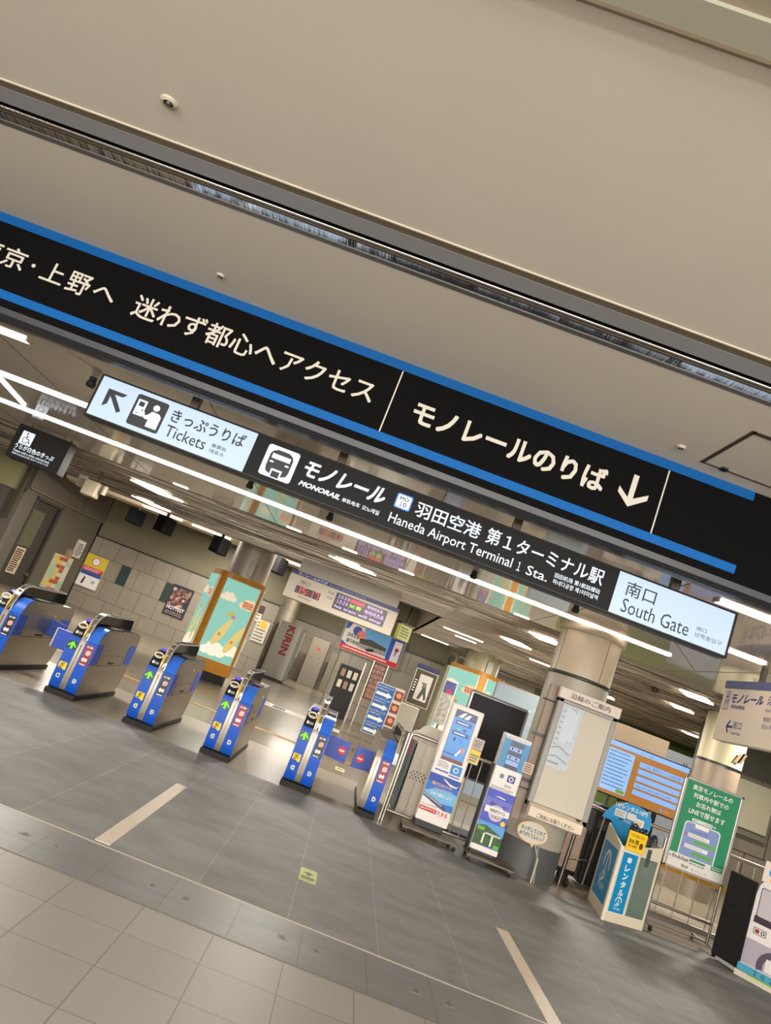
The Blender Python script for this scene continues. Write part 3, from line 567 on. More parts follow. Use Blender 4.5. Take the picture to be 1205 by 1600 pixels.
    for i in range(n-1):
        (ya, za), (yb, zb), (yc, zc), (yd, zd) = OUT[i], OUT[i+1], IN[i+1], IN[i]
        g.mesh([(fx0, ya, za), (fx0, yb, zb), (fx0, yc, zc), (fx0, yd, zd), (fx1, ya, za), (fx1, yb, zb), (fx1, yc, zc), (fx1, yd, zd)], [(0, 4, 5, 1), (0, 1, 2, 3), (4, 7, 6, 5)], mat((206, 200, 190), .28, .6))
    for i, q in enumerate(((.06, .82), (.10, .90), (.17, .958))): g.bbox(fx0+.01, q[0]-.012, q[1]-.002, fx1-.01, q[0]+.02, q[1]+.012, mat((150, 144, 134), .15, .6), .003)
    g.tube([(fx0-.002, .03, .70), (fx0-.003, .055, .81), (fx0-.003, .10, .90)], .0045, YEL, 6)
    if not flip: g.tube([(fx0+.01, .008, .66), (fx0+.018, .02, .74), (fx0+.022, .05, .82)], .005, YEL, 6)
    g.build('chrome_arch', t)
    return t
g0 = gate(-3.905, '0', '1', 'black', 'leftmost blue ticket gate, cut by the picture edge, steel side showing')
g1 = gate(-2.945, '1', '2', 'red', 'second blue ticket gate from the left, numbered 1 and 2, red poster')
g2 = gate(-2.003, '2', '3', 'black', 'blue ticket gate numbered 2 and 3 with a black poster')
g3 = gate(-1.075, '3', '4', 'red', 'blue ticket gate numbered 3 and 4 with a red poster')
g4 = gate(-.118, '4', '5', 'black', 'blue ticket gate numbered 4 and 5 beside the closed flaps')
g5 = gate(.642, '5', '6', 'red', 'narrow blue ticket gate numbered 6 next to the steel railing', left=False, flip=True)
def barrier(parent, x0, x1, sgn, sign=True):
    m = mat((24, 66, 176), .35); g = G(); y0, y1 = .54, .60
    g.prism([(x0, .385 if sgn > 0 else .39), (x0, .625), (x1, .612), (x1, .365)], y0, y1, m, 'y')
    f = g.build('barrier_flap', parent)
    if sign:
        xc = x1-.075 if sgn > 0 else x0+.075
        g = G().frame((xc, y0-.001, .497)); g.disc(0, 0, .048, mat((214, 24, 28), .4), 1).rect(-.032, -.01, .032, .01, WHITE, 2).build('no_entry_mark', f)
barrier(g4, .165, .435, 1)
g = G().prism([(-.245, .365), (-.245, .61), (.02, .62), (.02, .385)], .54, .60, mat((24, 66, 176), .35), 'y'); f = g.build('barrier_flap', g5)
G().frame((-.165, .539, .487)).disc(0, 0, .048, mat((214, 24, 28), .4), 1).rect(-.032, -.01, .032, .01, WHITE, 2).build('no_entry_mark', f)
f = G().prism([(-.40, .44), (-.40, .66), (-.165, .66), (-.165, .44)], .20, .25, mat((30, 74, 184), .35), 'y').build('barrier_flap', g1)
G().box(-.412, .195, .44, -.398, .255, .66, mat((214, 196, 176), .5)).build('edge_trim', f)
G().prism([(.165, .45), (.165, .66), (.36, .64), (.36, .46)], .9, .95, mat((24, 60, 150), .35), 'y').build('barrier_flap', g0)

# ================================================================== railings
def railing(name, label, x0, x1, y, step, post_l=True):
    t = thing(name, label, 'railing', (x0, y, 0)); W = x1-x0
    g = G(); g.tube([(0, 0, .0), (0, 0, .93), (.012, 0, .965), (.05, 0, .985), (W-.05, 0, .985), (W-.012, 0, .965), (W, 0, .93), (W, 0, 0)], .022, STEEL, 12); g.build('top_rail', t)
    G().tube([(0, 0, .07), (W, 0, .07)], .016, STEEL, 10).build('bottom_rail', t)
    n = int(W/step)
    for i in range(1, n): G().cyl((W*i/n, 0, .08), (W*i/n, 0, .975), .007, STEEL, 8).build('baluster', t)
    return t
railing('steel_railing', 'steel railing with upright bars between the last gate and the pillar', .955, 2.2, 8.98, .105)
t = thing('gate_end_post', 'tall slim steel post standing right of the narrow ticket gate', 'post', (.905, 8.62, 0))
G().box(-.025, -.02, 0, -.012, .03, .99, STEEL).box(.008, -.02, 0, .02, .03, .99, STEEL).build('post_bars', t); G().box(-.012, -.005, .02, .008, .01, .97, mat((70, 64, 56), .3, .4)).build('infill', t)
railing('steel_railing', 'steel railing behind the green poster stand and umbrella box', 3.95, 6.4, 9.15, .19)
tag(G().box(3.98, 9.3, .55, 5.6, 9.32, .62, mat((186, 136, 40), .5)).box(3.98, 9.3, 0, 5.6, 9.32, .04, GREY).box(4.0, 9.3, 0, 4.03, 9.32, .62, GREY).box(5.55, 9.3, 0, 5.58, 9.32, .62, GREY).build('barrier_board'), 'low yellow striped barrier behind the railing at right', 'barrier')

# ================================================================== information kiosks
def kiosk(name, label, loc, kind):
    t = thing(name, label, 'information kiosk', loc)
    W = .385 if kind == 'a' else .325
    top = 1.45 if kind == 'a' else 1.36
    body = mat((232, 226, 220), .4)
    G().bbox(-W/2-.0, 0, .07 if kind == 'a' else .035, W/2, .16, top, body, .016).build('housing', t)
    G().bbox(-W/2+.015, .012, .0, W/2-.03, .22, .075, mat((48, 46, 46), .5), .006).build('foot', t)
    if kind == 'b': G().bbox(-W/2-.02, .02, .0, -W/2+.01, .17, .98, mat((42, 40, 44), .4), .008).build('side_shell', t)
    SB = mat((66, 150, 220), .3, emit=.75); SD = mat((28, 70, 160), .3, emit=.6); g = G()
    if kind == 'a':
        g.frame((-W/2, -.001, 0)); g.rect(.058, .79, .322, 1.395, mat((10, 12, 22), .3), 0).rect(.063, .80, .317, 1.39, SB, 1).rect(.063, 1.3, .317, 1.39, mat((20, 40, 110), .3, emit=.5), 2).poly([(.1, 1.31), (.16, 1.375), (.19, 1.375), (.15, 1.31)], LITX, 3).poly([(.17, 1.31), (.22, 1.37), (.25, 1.365), (.22, 1.31)], LITX, 3)
        for z in (1.225, 1.10, ): g.rrect(.09, z, .29, z+.05, .006, SD, 2).lines(.11, z+.01, .27, z+.04, 1, LITX, 3, .4, 5)
        g.disc(.15, 1.18, .014, mat((120, 200, 60), .3, emit=.8), 2).rrect(.2, 1.165, .245, 1.195, .008, SD, 2).rect(.13, 1.03, .15, 1.075, mat((20, 30, 60), .4), 2).rrect(.19, 1.03, .24, 1.07, .008, mat((40, 120, 230), .3, emit=.8), 2)
        g.disc(.26, .95, .035, mat((220, 150, 130), .3, emit=.6), 2).poly([(.2, .88), (.24, .95), (.255, .955), (.22, .87)], LITX, 3).rect(.063, .87, .2, .885, SD, 2)
        g.rect(.058, .80, .322, .832, mat((150, 40, 60), .3, emit=.4), 2)
        g.build('screen', t)
        g = G().frame((-W/2, -.001, 0)); g.rrect(.21, .665, .34, .775, .008, mat((18, 130, 205), .4), 1).ring(.275, .72, .02, .032, WHITE, 2).lines(.05, .70, .19, .775, 4, mat((80, 80, 110), .5), 1, .35, 2).rect(.04, .655, .2, .672, mat((70, 80, 190), .4), 1).rect(.21, .635, .34, .65, mat((70, 80, 190), .4), 1)
        SKY = mat((34, 110, 200), .45); SK2 = mat((112, 182, 226), .45); SK3 = mat((30, 70, 170), .45)
        g.rect(.004, .25, W-.004, .60, SKY, 1).rect(.004, .52, W-.004, .615, SK3, 2).poly([(.004, .4), (.12, .46), (.3, .47), (W-.004, .45), (W-.004, .33), (.004, .3)], SK2, 2)
        g.poly([(.16, .59), (.2, .585), (.26, .555), (.34, .545), (.36, .565), (.345, .53), (.27, .53), (.21, .56)], WHITE, 3)
        g.text('機内でためたマイル', .06, .49, .30, .53, mat((228, 170, 130), .5), 3, .03).text('JAL のマイル', .10, .435, .32, .475, mat((240, 240, 240), .5), 4, .04).text('JAL のマイル', .10, .437, .32, .473, mat((170, 30, 50), .5), 5, .012).text('ためて旅をしよう', .08, .38, .33, .42, WHITE, 3, .02)
        g.poly([(.004, .345), (.3, .245), (.3, .275), (.27, .30), (.004, .385)], mat((70, 60, 84), .4), 3).poly([(.004, .36), (.25, .285), (.25, .30), (.004, .378)], mat((176, 160, 170), .4), 4).poly([(.004, .076), (.004, .335), (.3, .24), (W-.004, .2), (W-.004, .076)], WHITE, 4)
        g.text('モノレールでタッチ！', .02, .245, .21, .272, mat((70, 60, 60), .5), 5, .02).rrect(.008, .185, .215, .232, .004, mat((196, 26, 40), .5), 5).text('JALのマイル', .02, .193, .205, .224, WHITE, 6, .03).text('たまる', .225, .185, .345, .235, mat((206, 30, 50), .5), 5, .04).text('キャンペーン', .235, .16, .35, .178, mat((206, 60, 70), .5), 5, .01)
        g.build('front_print', t)
        for z0, z1, m in ((1.03, 1.16, mat((196, 180, 168), .5)), (.86, 1.025, mat((214, 196, 130), .5))):
            g = G().bbox(W/2-.03, -.012, z0, W/2+.10, -.004, z1, m, .003); g.frame((W/2-.03, -.013, z0)).lines(.015, .02, .115, z1-z0-.02, 4, mat((90, 80, 76), .5), 1, .4, 8)
            if z0 < 1: g.rect(.01, z1-z0-.05, .12, z1-z0-.015, YEL, 2)
            g.build('note_card', t)
    else:
        g.frame((-W/2, -.001, 0)); g.rect(.004, .98, W-.004, 1.33, mat((64, 172, 232), .35, emit=.35), 0).rect(.02, 1.31, W-.02, 1.345, WHITE, 1).text('ANAのマイルにかえる', .03, 1.316, W-.03, 1.338, mat((50, 70, 120), .5), 2, .01)
        g.rect(.085, .985, .245, 1.295, mat((24, 40, 90), .3, emit=.3), 1)
        for z in (1.24, 1.14): g.rect(.09, z, .24, z+.045, mat((44, 54, 110), .3, emit=.5), 2).rect(.09, z-.05, .24, z-.005, mat((150, 180, 230), .3, emit=.7), 2).rect(.115, z-.04, .13, z-.012, DK, 3).rect(.19, z-.04, .205, z-.012, DK, 3)
        g.rect(.09, 1.03, .24, 1.08, mat((150, 180, 230), .3, emit=.7), 2)
        g.build('screen', t)
        g = G().frame((-W/2, -.001, 0)); g.rrect(.17, .845, .26, .925, .006, mat((52, 54, 140), .4), 1).ring(.215, .885, .016, .027, WHITE, 2).rrect(.08, .86, .125, .91, .006, mat((90, 120, 140), .4), 1).rect(.16, .80, .24, .806, DK, 1).rect(.16, .785, .24, .791, DK, 1).lines(.02, .73, .3, .765, 2, mat((70, 70, 80), .5), 1, .4, 3)
        g.rect(.004, .10, W-.004, .725, mat((70, 84, 190), .45), 1).rect(.004, .52, W-.004, .63, mat((108, 110, 200), .45), 2).disc(.17, .48, .09, mat((206, 196, 206), .5), 3).poly([(.1, .655), (.16, .65), (.22, .645), (.225, .655), (.16, .665)], WHITE, 3).rect(.004, .18, W-.004, .36, mat((90, 156, 220), .45), 2)
        g.rect(.03, .465, W-.01, .535, WHITE, 4).text('ANAのマイル', .09, .478, .27, .522, mat((40, 46, 90), .5), 5, .03).text('羽田モノレールで', .07, .55, .27, .585, mat((50, 50, 100), .5), 5, .02).text('ためよう', .13, .42, .25, .45, mat((120, 50, 60), .5), 5, .02).disc(.275, .395, .028, YEL, 5)
        g.poly([(.004, .30), (.1, .33), (.3, .26), (W-.004, .24), (W-.004, .12), (.004, .10)], mat((56, 92, 46), .5, noise=.4, nscale=30), 3).rect(.02, .26, .1, .30, mat((110, 170, 60), .5), 4).rect(.1, .13, .12, .24, WHITE, 4).rect(.2, .12, .22, .24, WHITE, 4).rect(.12, .235, .3, .255, mat((200, 200, 205), .5), 4).rect(.25, .11, .31, .15, mat((90, 190, 50), .5), 4)
        g.rect(.004, .045, W-.004, .10, WHITE, 5); g.build('front_print', t)
        g = G().bbox(W/2-.03, -.012, 1.01, W/2+.09, -.004, 1.13, mat((214, 190, 168), .5), .003); g.frame((W/2-.03, -.013, 1.01)).lines(.012, .012, .11, .11, 4, mat((110, 80, 70), .5), 1, .5, 9); g.build('note_card', t)
        G().box(W/2, .03, .33, W/2+.02, .06, .40, BLACK).build('side_knob', t)
    return t
def dolly(label, loc, L, D, rot=0):
    t = thing('equipment_dolly', label, 'dolly', loc, rot)
    G().bbox(0, 0, .055, L, D, .075, mat((120, 108, 92), .4, .5), .006).build('platform', t)
    for x in (.04, L-.04):
        for y in (.04, D-.04):
            G().cyl((x-.014, y, .026), (x+.014, y, .026), .026, RUBBER).box(x-.02, y-.015, .03, x+.02, y+.015, .056, STEEL_D).build('caster', t)
dolly('low wheeled steel platform under the airline mileage kiosk with red lettering', (1.13, 8.42, 0), .66, .44)
dolly('low wheeled steel platform under the kiosk with a moon picture', (1.85, 8.24, 0), .54, .40, radians(-3))
kiosk('mileage_kiosk', 'white kiosk with blue screen and red lettered mileage poster', (1.462, 8.70, .075), 'a').scale = (1, 1, .98)
kiosk('mileage_kiosk', 'smaller white kiosk with light blue screen and moon picture poster', (2.05, 8.40, .075), 'b').scale = (.98, 1, .97)
t = thing('display_monitor', 'large blank black portrait monitor behind the two kiosks', 'monitor', (1.97, 9.62, 0), radians(0))
G().bbox(-.40, 0, .66, .40, .07, 1.74, mat((150, 148, 148), .3, .5), .03, 3).build('bezel', t); G().bbox(-.365, -.004, .69, .365, .0, 1.705, mat((44, 42, 46), .6, spec=.2), .002).build('screen', t)
G().box(-.25, .02, 0, -.2, .07, .66, BLACK).box(.2, .02, 0, .25, .07, .66, BLACK).bbox(-.32, -.2, 0, .32, .3, .04, BLACK, .01).build('stand', t)
t = thing('white_cabinet', 'off white cabinet with round vent holes behind the steel railing', 'cabinet', (1.10, 9.3, 0))
CB = mat((228, 218, 200), .5); G().bbox(0, 0, 0, .45, .4, .93, CB, .006).build('body', t)
g = G()
for i in range(6):
    for j in range(4): g.cyl((.04+.045*i+(.02 if j % 2 else 0), -.002, .46+.03*j), (.04+.045*i+(.02 if j % 2 else 0), .001, .46+.03*j), .009, INK, 10)
g.build('vent_holes', t)
g = G().prism([(-.14, .90), (-.10, 1.0), (-.04, 1.03), (0, 1.09), (.06, 1.125), (.12, 1.115), (.2, 1.12), (.3, 1.10), (.38, .98), (.38, .9)], -.02, -.01, mat((206, 196, 180), .5), 'y'); g.build('top_board', t)
G().box(-.05, 0, .05, -.02, .4, .9, mat((56, 84, 92), .4)).box(-.09, .0, .72, -.05, .05, .92, mat((150, 44, 32), .5)).build('side_panel', t)

# ================================================================== notice case on the pillar
t = thing('notice_case', 'grey framed glass notice case fixed to the large pillar', 'notice case', (2.68, 8.42, 0), radians(0))
AL = mat((150, 146, 140), .5, .3); CR = mat((206, 196, 176), .5); g = G()
ox = -2.68
g.box(2.35+ox, 0, .755, 3.045+ox, .08, 1.965, mat((120, 110, 98), .5)); g.build('back_box', t)
g = G()
for a in ((2.345, .745, 2.405, 1.975), (2.985, .745, 3.045, 1.975)): g.bbox(a[0]+ox, -.02, a[1], a[2]+ox, .08, a[3], AL, .006)
g.bbox(2.345+ox, -.02, .745, 3.045+ox, .08, .80, AL, .006).bbox(2.345+ox, -.02, 1.935, 3.045+ox, .08, 1.975, AL, .006); g.build('frame', t)
G().rect(2.405+ox, .80, 2.985+ox, 1.935, CR, 0).build('back_sheet', t, (0, -.004, 0))
g = G().frame((ox, -.006, 0)); g.rect(2.41, 1.22, 2.66, 1.925, mat((196, 206, 218), .45), 1).rect(2.47, 1.52, 2.62, 1.9, mat((206, 214, 226), .45), 2)
LN = mat((150, 152, 140), .5)
g.line([(2.52, 1.9), (2.57, 1.895), (2.59, 1.87)], .008, LN, 3).line([(2.42, 1.42), (2.5, 1.46), (2.64, 1.40)], .014, LN, 3).line([(2.42, 1.33), (2.5, 1.35), (2.64, 1.30)], .014, LN, 3).line([(2.42, 1.27), (2.55, 1.27)], .02, LN, 3).lines(2.425, 1.44, 2.47, 1.88, 7, LN, 3, .2, 6).disc(2.57, 1.53, .008, LN, 3).disc(2.61, 1.53, .008, LN, 3)
g.build('route_map_sheet', t)
g = G(); g.rect(2.405+ox, .80, 2.985+ox, 1.935, mat((200, 205, 200), .12, spec=.15, alpha=.10), 0).build('glass', t, (0, -.016, 0))
g = G().bbox(2.33+ox, -.03, 1.978, 3.055+ox, .06, 2.10, mat((222, 206, 190), .45), .004); g.frame((ox, -.032, 0)).text('沿線のご案内', 2.452, 2.008, 2.93, 2.07, mat((50, 52, 62), .5), 1, .008); g.build('header_board', t)
g = G(); MB_ = mat((150, 132, 116), .5, .1)
g.box(2.25+ox, .12, .55, 2.345+ox, .20, 2.10, MB_).box(2.20+ox, .11, 1.90, 2.345+ox, .12, 1.915, INK).box(2.20+ox, .10, 1.48, 2.345+ox, .12, 1.52, mat((60, 62, 56), .4)).box(2.20+ox, .09, .96, 2.345+ox, .12, 1.0, BLACK).box(2.20+ox, .09, .88, 2.345+ox, .11, .9, BLACK); g.build('side_cladding', t)
t = thing('leaflet_holder', 'cream leaflet tray under the notice case', 'leaflet holder', (2.66, 8.335, 0))
g = G().prism([(.0, .64), (-.05, .66), (-.05, .76), (.04, .79), (.06, .79), (.06, .64)], -.30, .31, CREAM); g.build('tray', t)
g = G().frame((-.30, -.052, .64)); g.text('ご自由にお取りください', .09, .03, .52, .078, mat((60, 52, 46), .5), 1, .015); g.build('lettering', t)
G().box(.24, -.02, .785, .28, .02, .80, INK).build('clip', t)
t = thing('speech_bubble_board', 'oval cream speech bubble board standing on two sticks before the pillar', 'sign board', (2.50, 8.40, 0))
g = G(); pts = [(.175*cos(2*pi*i/32), .49+.115*sin(2*pi*i/32)) for i in range(32)]
g.prism(pts, -.006, .006, mat((226, 186, 122), .5), 'y'); g.frame((0, -.007, 0)).disc(0, .49, .163, mat((204, 198, 186), .5), 1, .103).text('タッチしてくれて', -.14, .492, .14, .54, mat((44, 74, 52), .5), 2, .03).text('ありがとうルルン', -.14, .435, .11, .482, mat((44, 74, 52), .5), 2, .03).line([(.12, .44), (.13, .48), (.14, .485)], .008, mat((180, 60, 40), .5), 2)
g.poly([(.0, .38), (.05, .382), (.04, .345)], mat((226, 186, 122), .5), 0); g.build('bubble', t)
G().box(.13, 0, 0, .15, .012, .26, mat((176, 168, 150), .5)).tube([(.14, .01, .25), (.06, .012, .4)], .008, mat((176, 168, 150), .5)).tube([(.18, .03, .0), (.10, .012, .42)], .009, mat((150, 142, 128), .5)).build('sticks', t)

# ================================================================== luggage cart, cases, umbrella stand
t = thing('luggage_cart', 'steel framed luggage cart standing right of the large pillar', 'luggage cart', (3.12, 8.95, 0))
for y in (0, .32): G().tube([(.0+.06*0, y, .0), (.02, y, .70), (.03, y, .84), (.07, y, .92), (.14, y, .95), (.36, y, .94)], .024, STEEL_D, 12).build('frame_tube', t)
G().tube([(.30, .1, .08), (.34, .1, .93)], .014, STEEL_D).build('frame_tube', t); G().tube([(.02, 0, .30), (.34, .1, .36)], .006, STEEL_D).build('cross_wire', t)
for y in (.02, .3): G().cyl((.06, y, .05), (.10, y, .05), .05, RUBBER).cyl((-.02, y+.05, .04), (.02, y+.05, .04), .04, RUBBER).build('wheel', t)
t = thing('suitcase', 'creased beige suitcase cover leaning on the luggage cart', 'suitcase', (3.00, 9.36, 0), 0)
G().bbox(0, 0, .12, .42, .22, .66, mat((206, 180, 158), .6, noise=.1, nscale=8, bump=.6), .03, 3).build('shell', t); G().box(.0, .02, .07, .42, .2, .12, BLACK).cyl((.05, .1, .04), (.09, .1, .04), .04, RUBBER).cyl((.33, .1, .04), (.37, .1, .04), .04, RUBBER).build('wheel_base', t)
t = thing('black_case', 'tall black case standing behind the luggage cart', 'suitcase', (3.47, 9.36, 0))
G().bbox(0, 0, .03, .34, .3, .98, mat((12, 11, 12), .6), .03, 3).build('shell', t); G().tube([(.02, -.03, .75), (.04, -.06, .6), (.12, -.06, .56), (.16, -.03, .7)], .013, RUBBER).build('strap', t); G().bbox(.04, -.02, .7, .16, .0, .82, mat((60, 56, 54), .5), .01).build('tag_plate', t)

t = thing('umbrella_rental_stand', 'white and blue umbrella rental box with black handles sticking out', 'umbrella stand', (3.30, 7.97, 0))
# footprint corners relative to the front corner
fc = [(0, 0), (.53, .225), (.62, .95), (.14, .86)]
WB = mat((222, 210, 186), .5); CY = mat((0, 140, 196), .45)
g = G()
def wallq(a, b, z0, z1a, z1b, m, th=.02):
    A = Vector((a[0], a[1], 0)); B = Vector((b[0], b[1], 0)); n = Vector((-(B-A).y, (B-A).x, 0)).normalized()*th
    vs = [A+Vector((0, 0, z0)), B+Vector((0, 0, z0)), B+Vector((0, 0, z1b)), A+Vector((0, 0, z1a))]; vs += [v+n for v in vs]
    g.mesh(vs, [(0, 1, 2, 3), (5, 4, 7, 6), (0, 4, 5, 1), (1, 5, 6, 2), (2, 6, 7, 3), (3, 7, 4, 0)], m)
wallq(fc[0], fc[1], 0, .74, .85, WB); wallq(fc[1], fc[2], 0, .85, .85, WB); wallq(fc[2], fc[3], 0, .85, .86, WB); wallq(fc[3], fc[0], 0, .86, .74, WB)
g.build('box', t)
def onface(a, b):
    A = Vector((a[0], a[1], 0)); B = Vector((b[0], b[1], 0)); u = (B-A).normalized(); n = u.cross(Vector((0, 0, 1))); return G().frame(A+n*.002, u, (0, 0, 1)), (B-A).length
g, L = onface(fc[0], fc[1])
g.rect(.035, .09, .265, .71, WHITE, 0).rect(.045, .10, .255, .70, CY, 1); U = mat((238, 236, 232), .5)
for i, ch in enumerate('傘レンタル'): g.text(ch, .115, .60-.083*i, .185, .665-.083*i, U, 2, .04)
g.ring(.15, .215, .036, .046, U, 2, -10, 190).ring(.15, .19, .010, .018, U, 2, 150, 390).line([(.15, .25), (.15, .185)], .009, U, 2).ring(.128, .185, .014, .022, U, 2, 180, 360).text('アイカサ', .105, .125, .195, .15, U, 2, .03)
g.rect(.29, .10, .54, .70, mat((104, 120, 108), .12, spec=.6), 1).rect(.36, .62, .42, .80, mat((74, 84, 74), .2), 2).bbox
g.build('front_panel', t)
g, L = onface(fc[3], fc[0])
g.rect(.06, .10, .80, .70, WHITE, 0).rect(.08, .115, .78, .685, CY, 1).ring(.44, .46, .13, .165, U, 2, -10, 190).ring(.44, .37, .04, .065, U, 2, 150, 390).ring(.35, .35, .05, .075, U, 2, 180, 360).line([(.44, .58), (.44, .36)], .03, U, 2).text('アイカサ', .28, .21, .6, .28, U, 2, .03); g.build('side_panel', t)
g = G().bbox(.03, -.018, .735, .25, -.008, .93, mat((240, 200, 20), .5), .002, mtx=Matrix.Rotation(radians(12), 4, 'Z')); g.frame((.03, -.014, .735), (cos(radians(12)), sin(radians(12)), 0)).text('3ヶ月', .02, .07, .13, .12, INK, 5, .03).text('0', .15, .04, .19, .10, mat((90, 30, 40), .5), 5, .08).text('アプリで傘レンタル', .02, .14, .19, .17, mat((150, 70, 20), .5), 5, .01).text('使い放題', .02, .035, .12, .06, mat((150, 70, 20), .5), 5, .01).build('price_tag', t)
g = G(); hp = [(-.16, .93), (-.13, 1.0), (-.06, 1.09), (.0, 1.12), (.08, 1.165), (.2, 1.17), (.33, 1.14), (.37, 1.08), (.385, .98), (.37, .92), (.33, .93), (.30, .88), (.27, .98), (.03, .98), (-.02, .90), (-.06, .93)]
g.prism(hp, .33, .34, CY, 'y'); g.frame((0, .328, 0)).text('1分レンタル10円', -.05, 1.085, .31, 1.14, U, 1, .012).rrect(-.04, .99, .09, 1.07, .01, mat((210, 206, 200), .5), 1).rrect(.1, 1.0, .2, 1.07, .01, mat((210, 206, 200), .5), 1).rrect(.2, .96, .3, 1.04, .01, mat((220, 216, 206), .5), 1).lines(.21, .97, .29, 1.02, 3, mat((200, 120, 60), .5), 2, .4, 3).lines(-.03, 1.0, .08, 1.06, 3, mat((120, 120, 120), .5), 2, .4, 4); g.v = [(x*1.055+.18, y*1.055+.44, z*1.055-.083) for x, y, z in g.v]; g.build('header_board', t)
G().box(.15, .82, .4, .52, .84, .93, CY).build('header_support', t)
for i in range(9):
    hx = .09+.046*i; hy = .42*hx+.10+.05*(i % 3); hr = .026+.004*(i % 3); a0 = radians((i*47) % 80-40)
    tt = thing('umbrella', 'black rental umbrella with a hooked handle, ' + ['leftmost', 'second', 'third', 'fourth', 'middle', 'sixth', 'seventh', 'eighth', 'rightmost'][i] + ' in the stand', 'umbrella', (3.30+hx, 7.97+hy, 0), a0, 'rental umbrellas in the stand')
    zt = .945+.02*(i % 2)-.008*i
    G().tube([(0, 0, .5), (0, 0, zt)]+[(hr-hr*cos(radians(q)), 0, zt+hr*sin(radians(q))) for q in range(20, 200, 20)]+[(2*hr, 0, zt-.04)], .0095, mat((14, 13, 14), .35), 10).build('hook_handle', tt)
    G().cyl((0, 0, .08), (0, 0, .62), .012, BLACK, 12, .03).build('folded_canopy', tt)

# green poster stand
t = thing('poster_stand', 'wheeled metal poster stand with a green lost property poster', 'poster stand', (4.34, 8.5, 0), radians(0)); ox = -4.34
G().box(4.03+ox, .0, .70, 4.66+ox, .02, 1.65, WHITE).build('backing', t)
g = G()
for a in ((3.995, .675, 4.028, 1.67), (4.662, .675, 4.695, 1.67), (3.995, .675, 4.695, .70), (3.995, 1.645, 4.695, 1.672)): g.bbox(a[0]+ox, -.012, a[1], a[2]+ox, .03, a[3], mat((190, 184, 178), .3, .6), .005)
g.build('frame', t)
g = G().frame((ox, -.001, 0)); GR = mat((24, 136, 92), .45); WT = mat((238, 236, 228), .5)
g.rect(4.03, .70, 4.66, 1.645, mat((220, 214, 206), .5), 0).rect(4.032, .845, 4.658, 1.645, GR, 1)
g.text('東京モノレールの', 4.105, 1.555, 4.578, 1.615, WT, 2, .017).text('列車内や駅での', 4.135, 1.47, 4.548, 1.53, WT, 2, .017).text('お忘れ物は', 4.19, 1.385, 4.482, 1.445, WT, 2, .017).text('LINEで探せます', 4.125, 1.295, 4.55, 1.36, WT, 2, .017)
g.rrect(4.19, 1.222, 4.43, 1.258, .008, WT, 2).text('東京モノレール お忘れ物', 4.2, 1.23, 4.42, 1.25, DK, 3, .01).ring(4.455, 1.24, .008, .013, WT, 2)
g.rrect(4.12, .78, 4.54, 1.213, .04, WT, 2).rrect(4.132, .79, 4.528, 1.203, .034, mat((130, 148, 200), .5), 3).rrect(4.24, 1.165, 4.4, 1.212, .014, WT, 4)
for z, m, a, b in ((1.055, WT, 4.185, 4.435), (1.0, mat((96, 180, 76), .5), 4.265, 4.52), (.935, WT, 4.175, 4.445), (.875, mat((96, 180, 76), .5), 4.27, 4.515)): g.rrect(a, z, b, z+.04, .008, m, 4).lines(a+.01, z+.008, b-.01, z+.032, 2, mat((120, 110, 110), .5), 5, .35, int(z*100))
for z in (1.075, .955): g.ring(4.155, z, .012, .018, mat((200, 80, 80), .5), 4)
g.text('○○お忘れ物', 4.2, 1.115, 4.4, 1.14, mat((60, 70, 120), .5), 4)
g.rect(4.03, .70, 4.66, .845, mat((222, 216, 208), .5), 5).poly([(4.035, .80), (4.06, .815), (4.055, .79)], mat((20, 90, 40), .5), 6).text('findchat', 4.07, .79, 4.262, .83, DK, 6, .02).rect(4.27, .81, 4.45, .832, GR, 6).text('09:00-22:00', 4.275, .78, 4.45, .80, DK, 6, .01).text('find', 4.20, .72, 4.27, .755, DK, 6, .02).text('モノレール', 4.31, .72, 4.5, .74, mat((40, 70, 150), .5), 6).rrect(4.52, .80, 4.655, .84, .002, GR, 6).lines(4.53, .808, 4.64, .832, 1, WT, 7, .4, 1)
g.build('poster_print', t)
for x in (3.985, 4.705): G().tube([(x+ox, .04, .06), (x+ox, .04, 1.05 if x > 4 else .95)], .016, STEEL, 10).build('leg', t)
G().tube([(3.985+ox, .04, .265), (4.705+ox, .04, .265)], .018, STEEL).tube([(3.985+ox, .04, .075), (4.705+ox, .04, .075)], .011, STEEL).build('cross_bar', t)
for x in (3.985, 4.705):
    for sy in (-.18, .32): G().tube([(x+ox, .04, .06), (x+ox, sy+.04, .055)], .012, STEEL).cyl((x+ox-.012, sy+.04, .028), (x+ox+.012, sy+.04, .028), .028, RUBBER).build('caster', t)

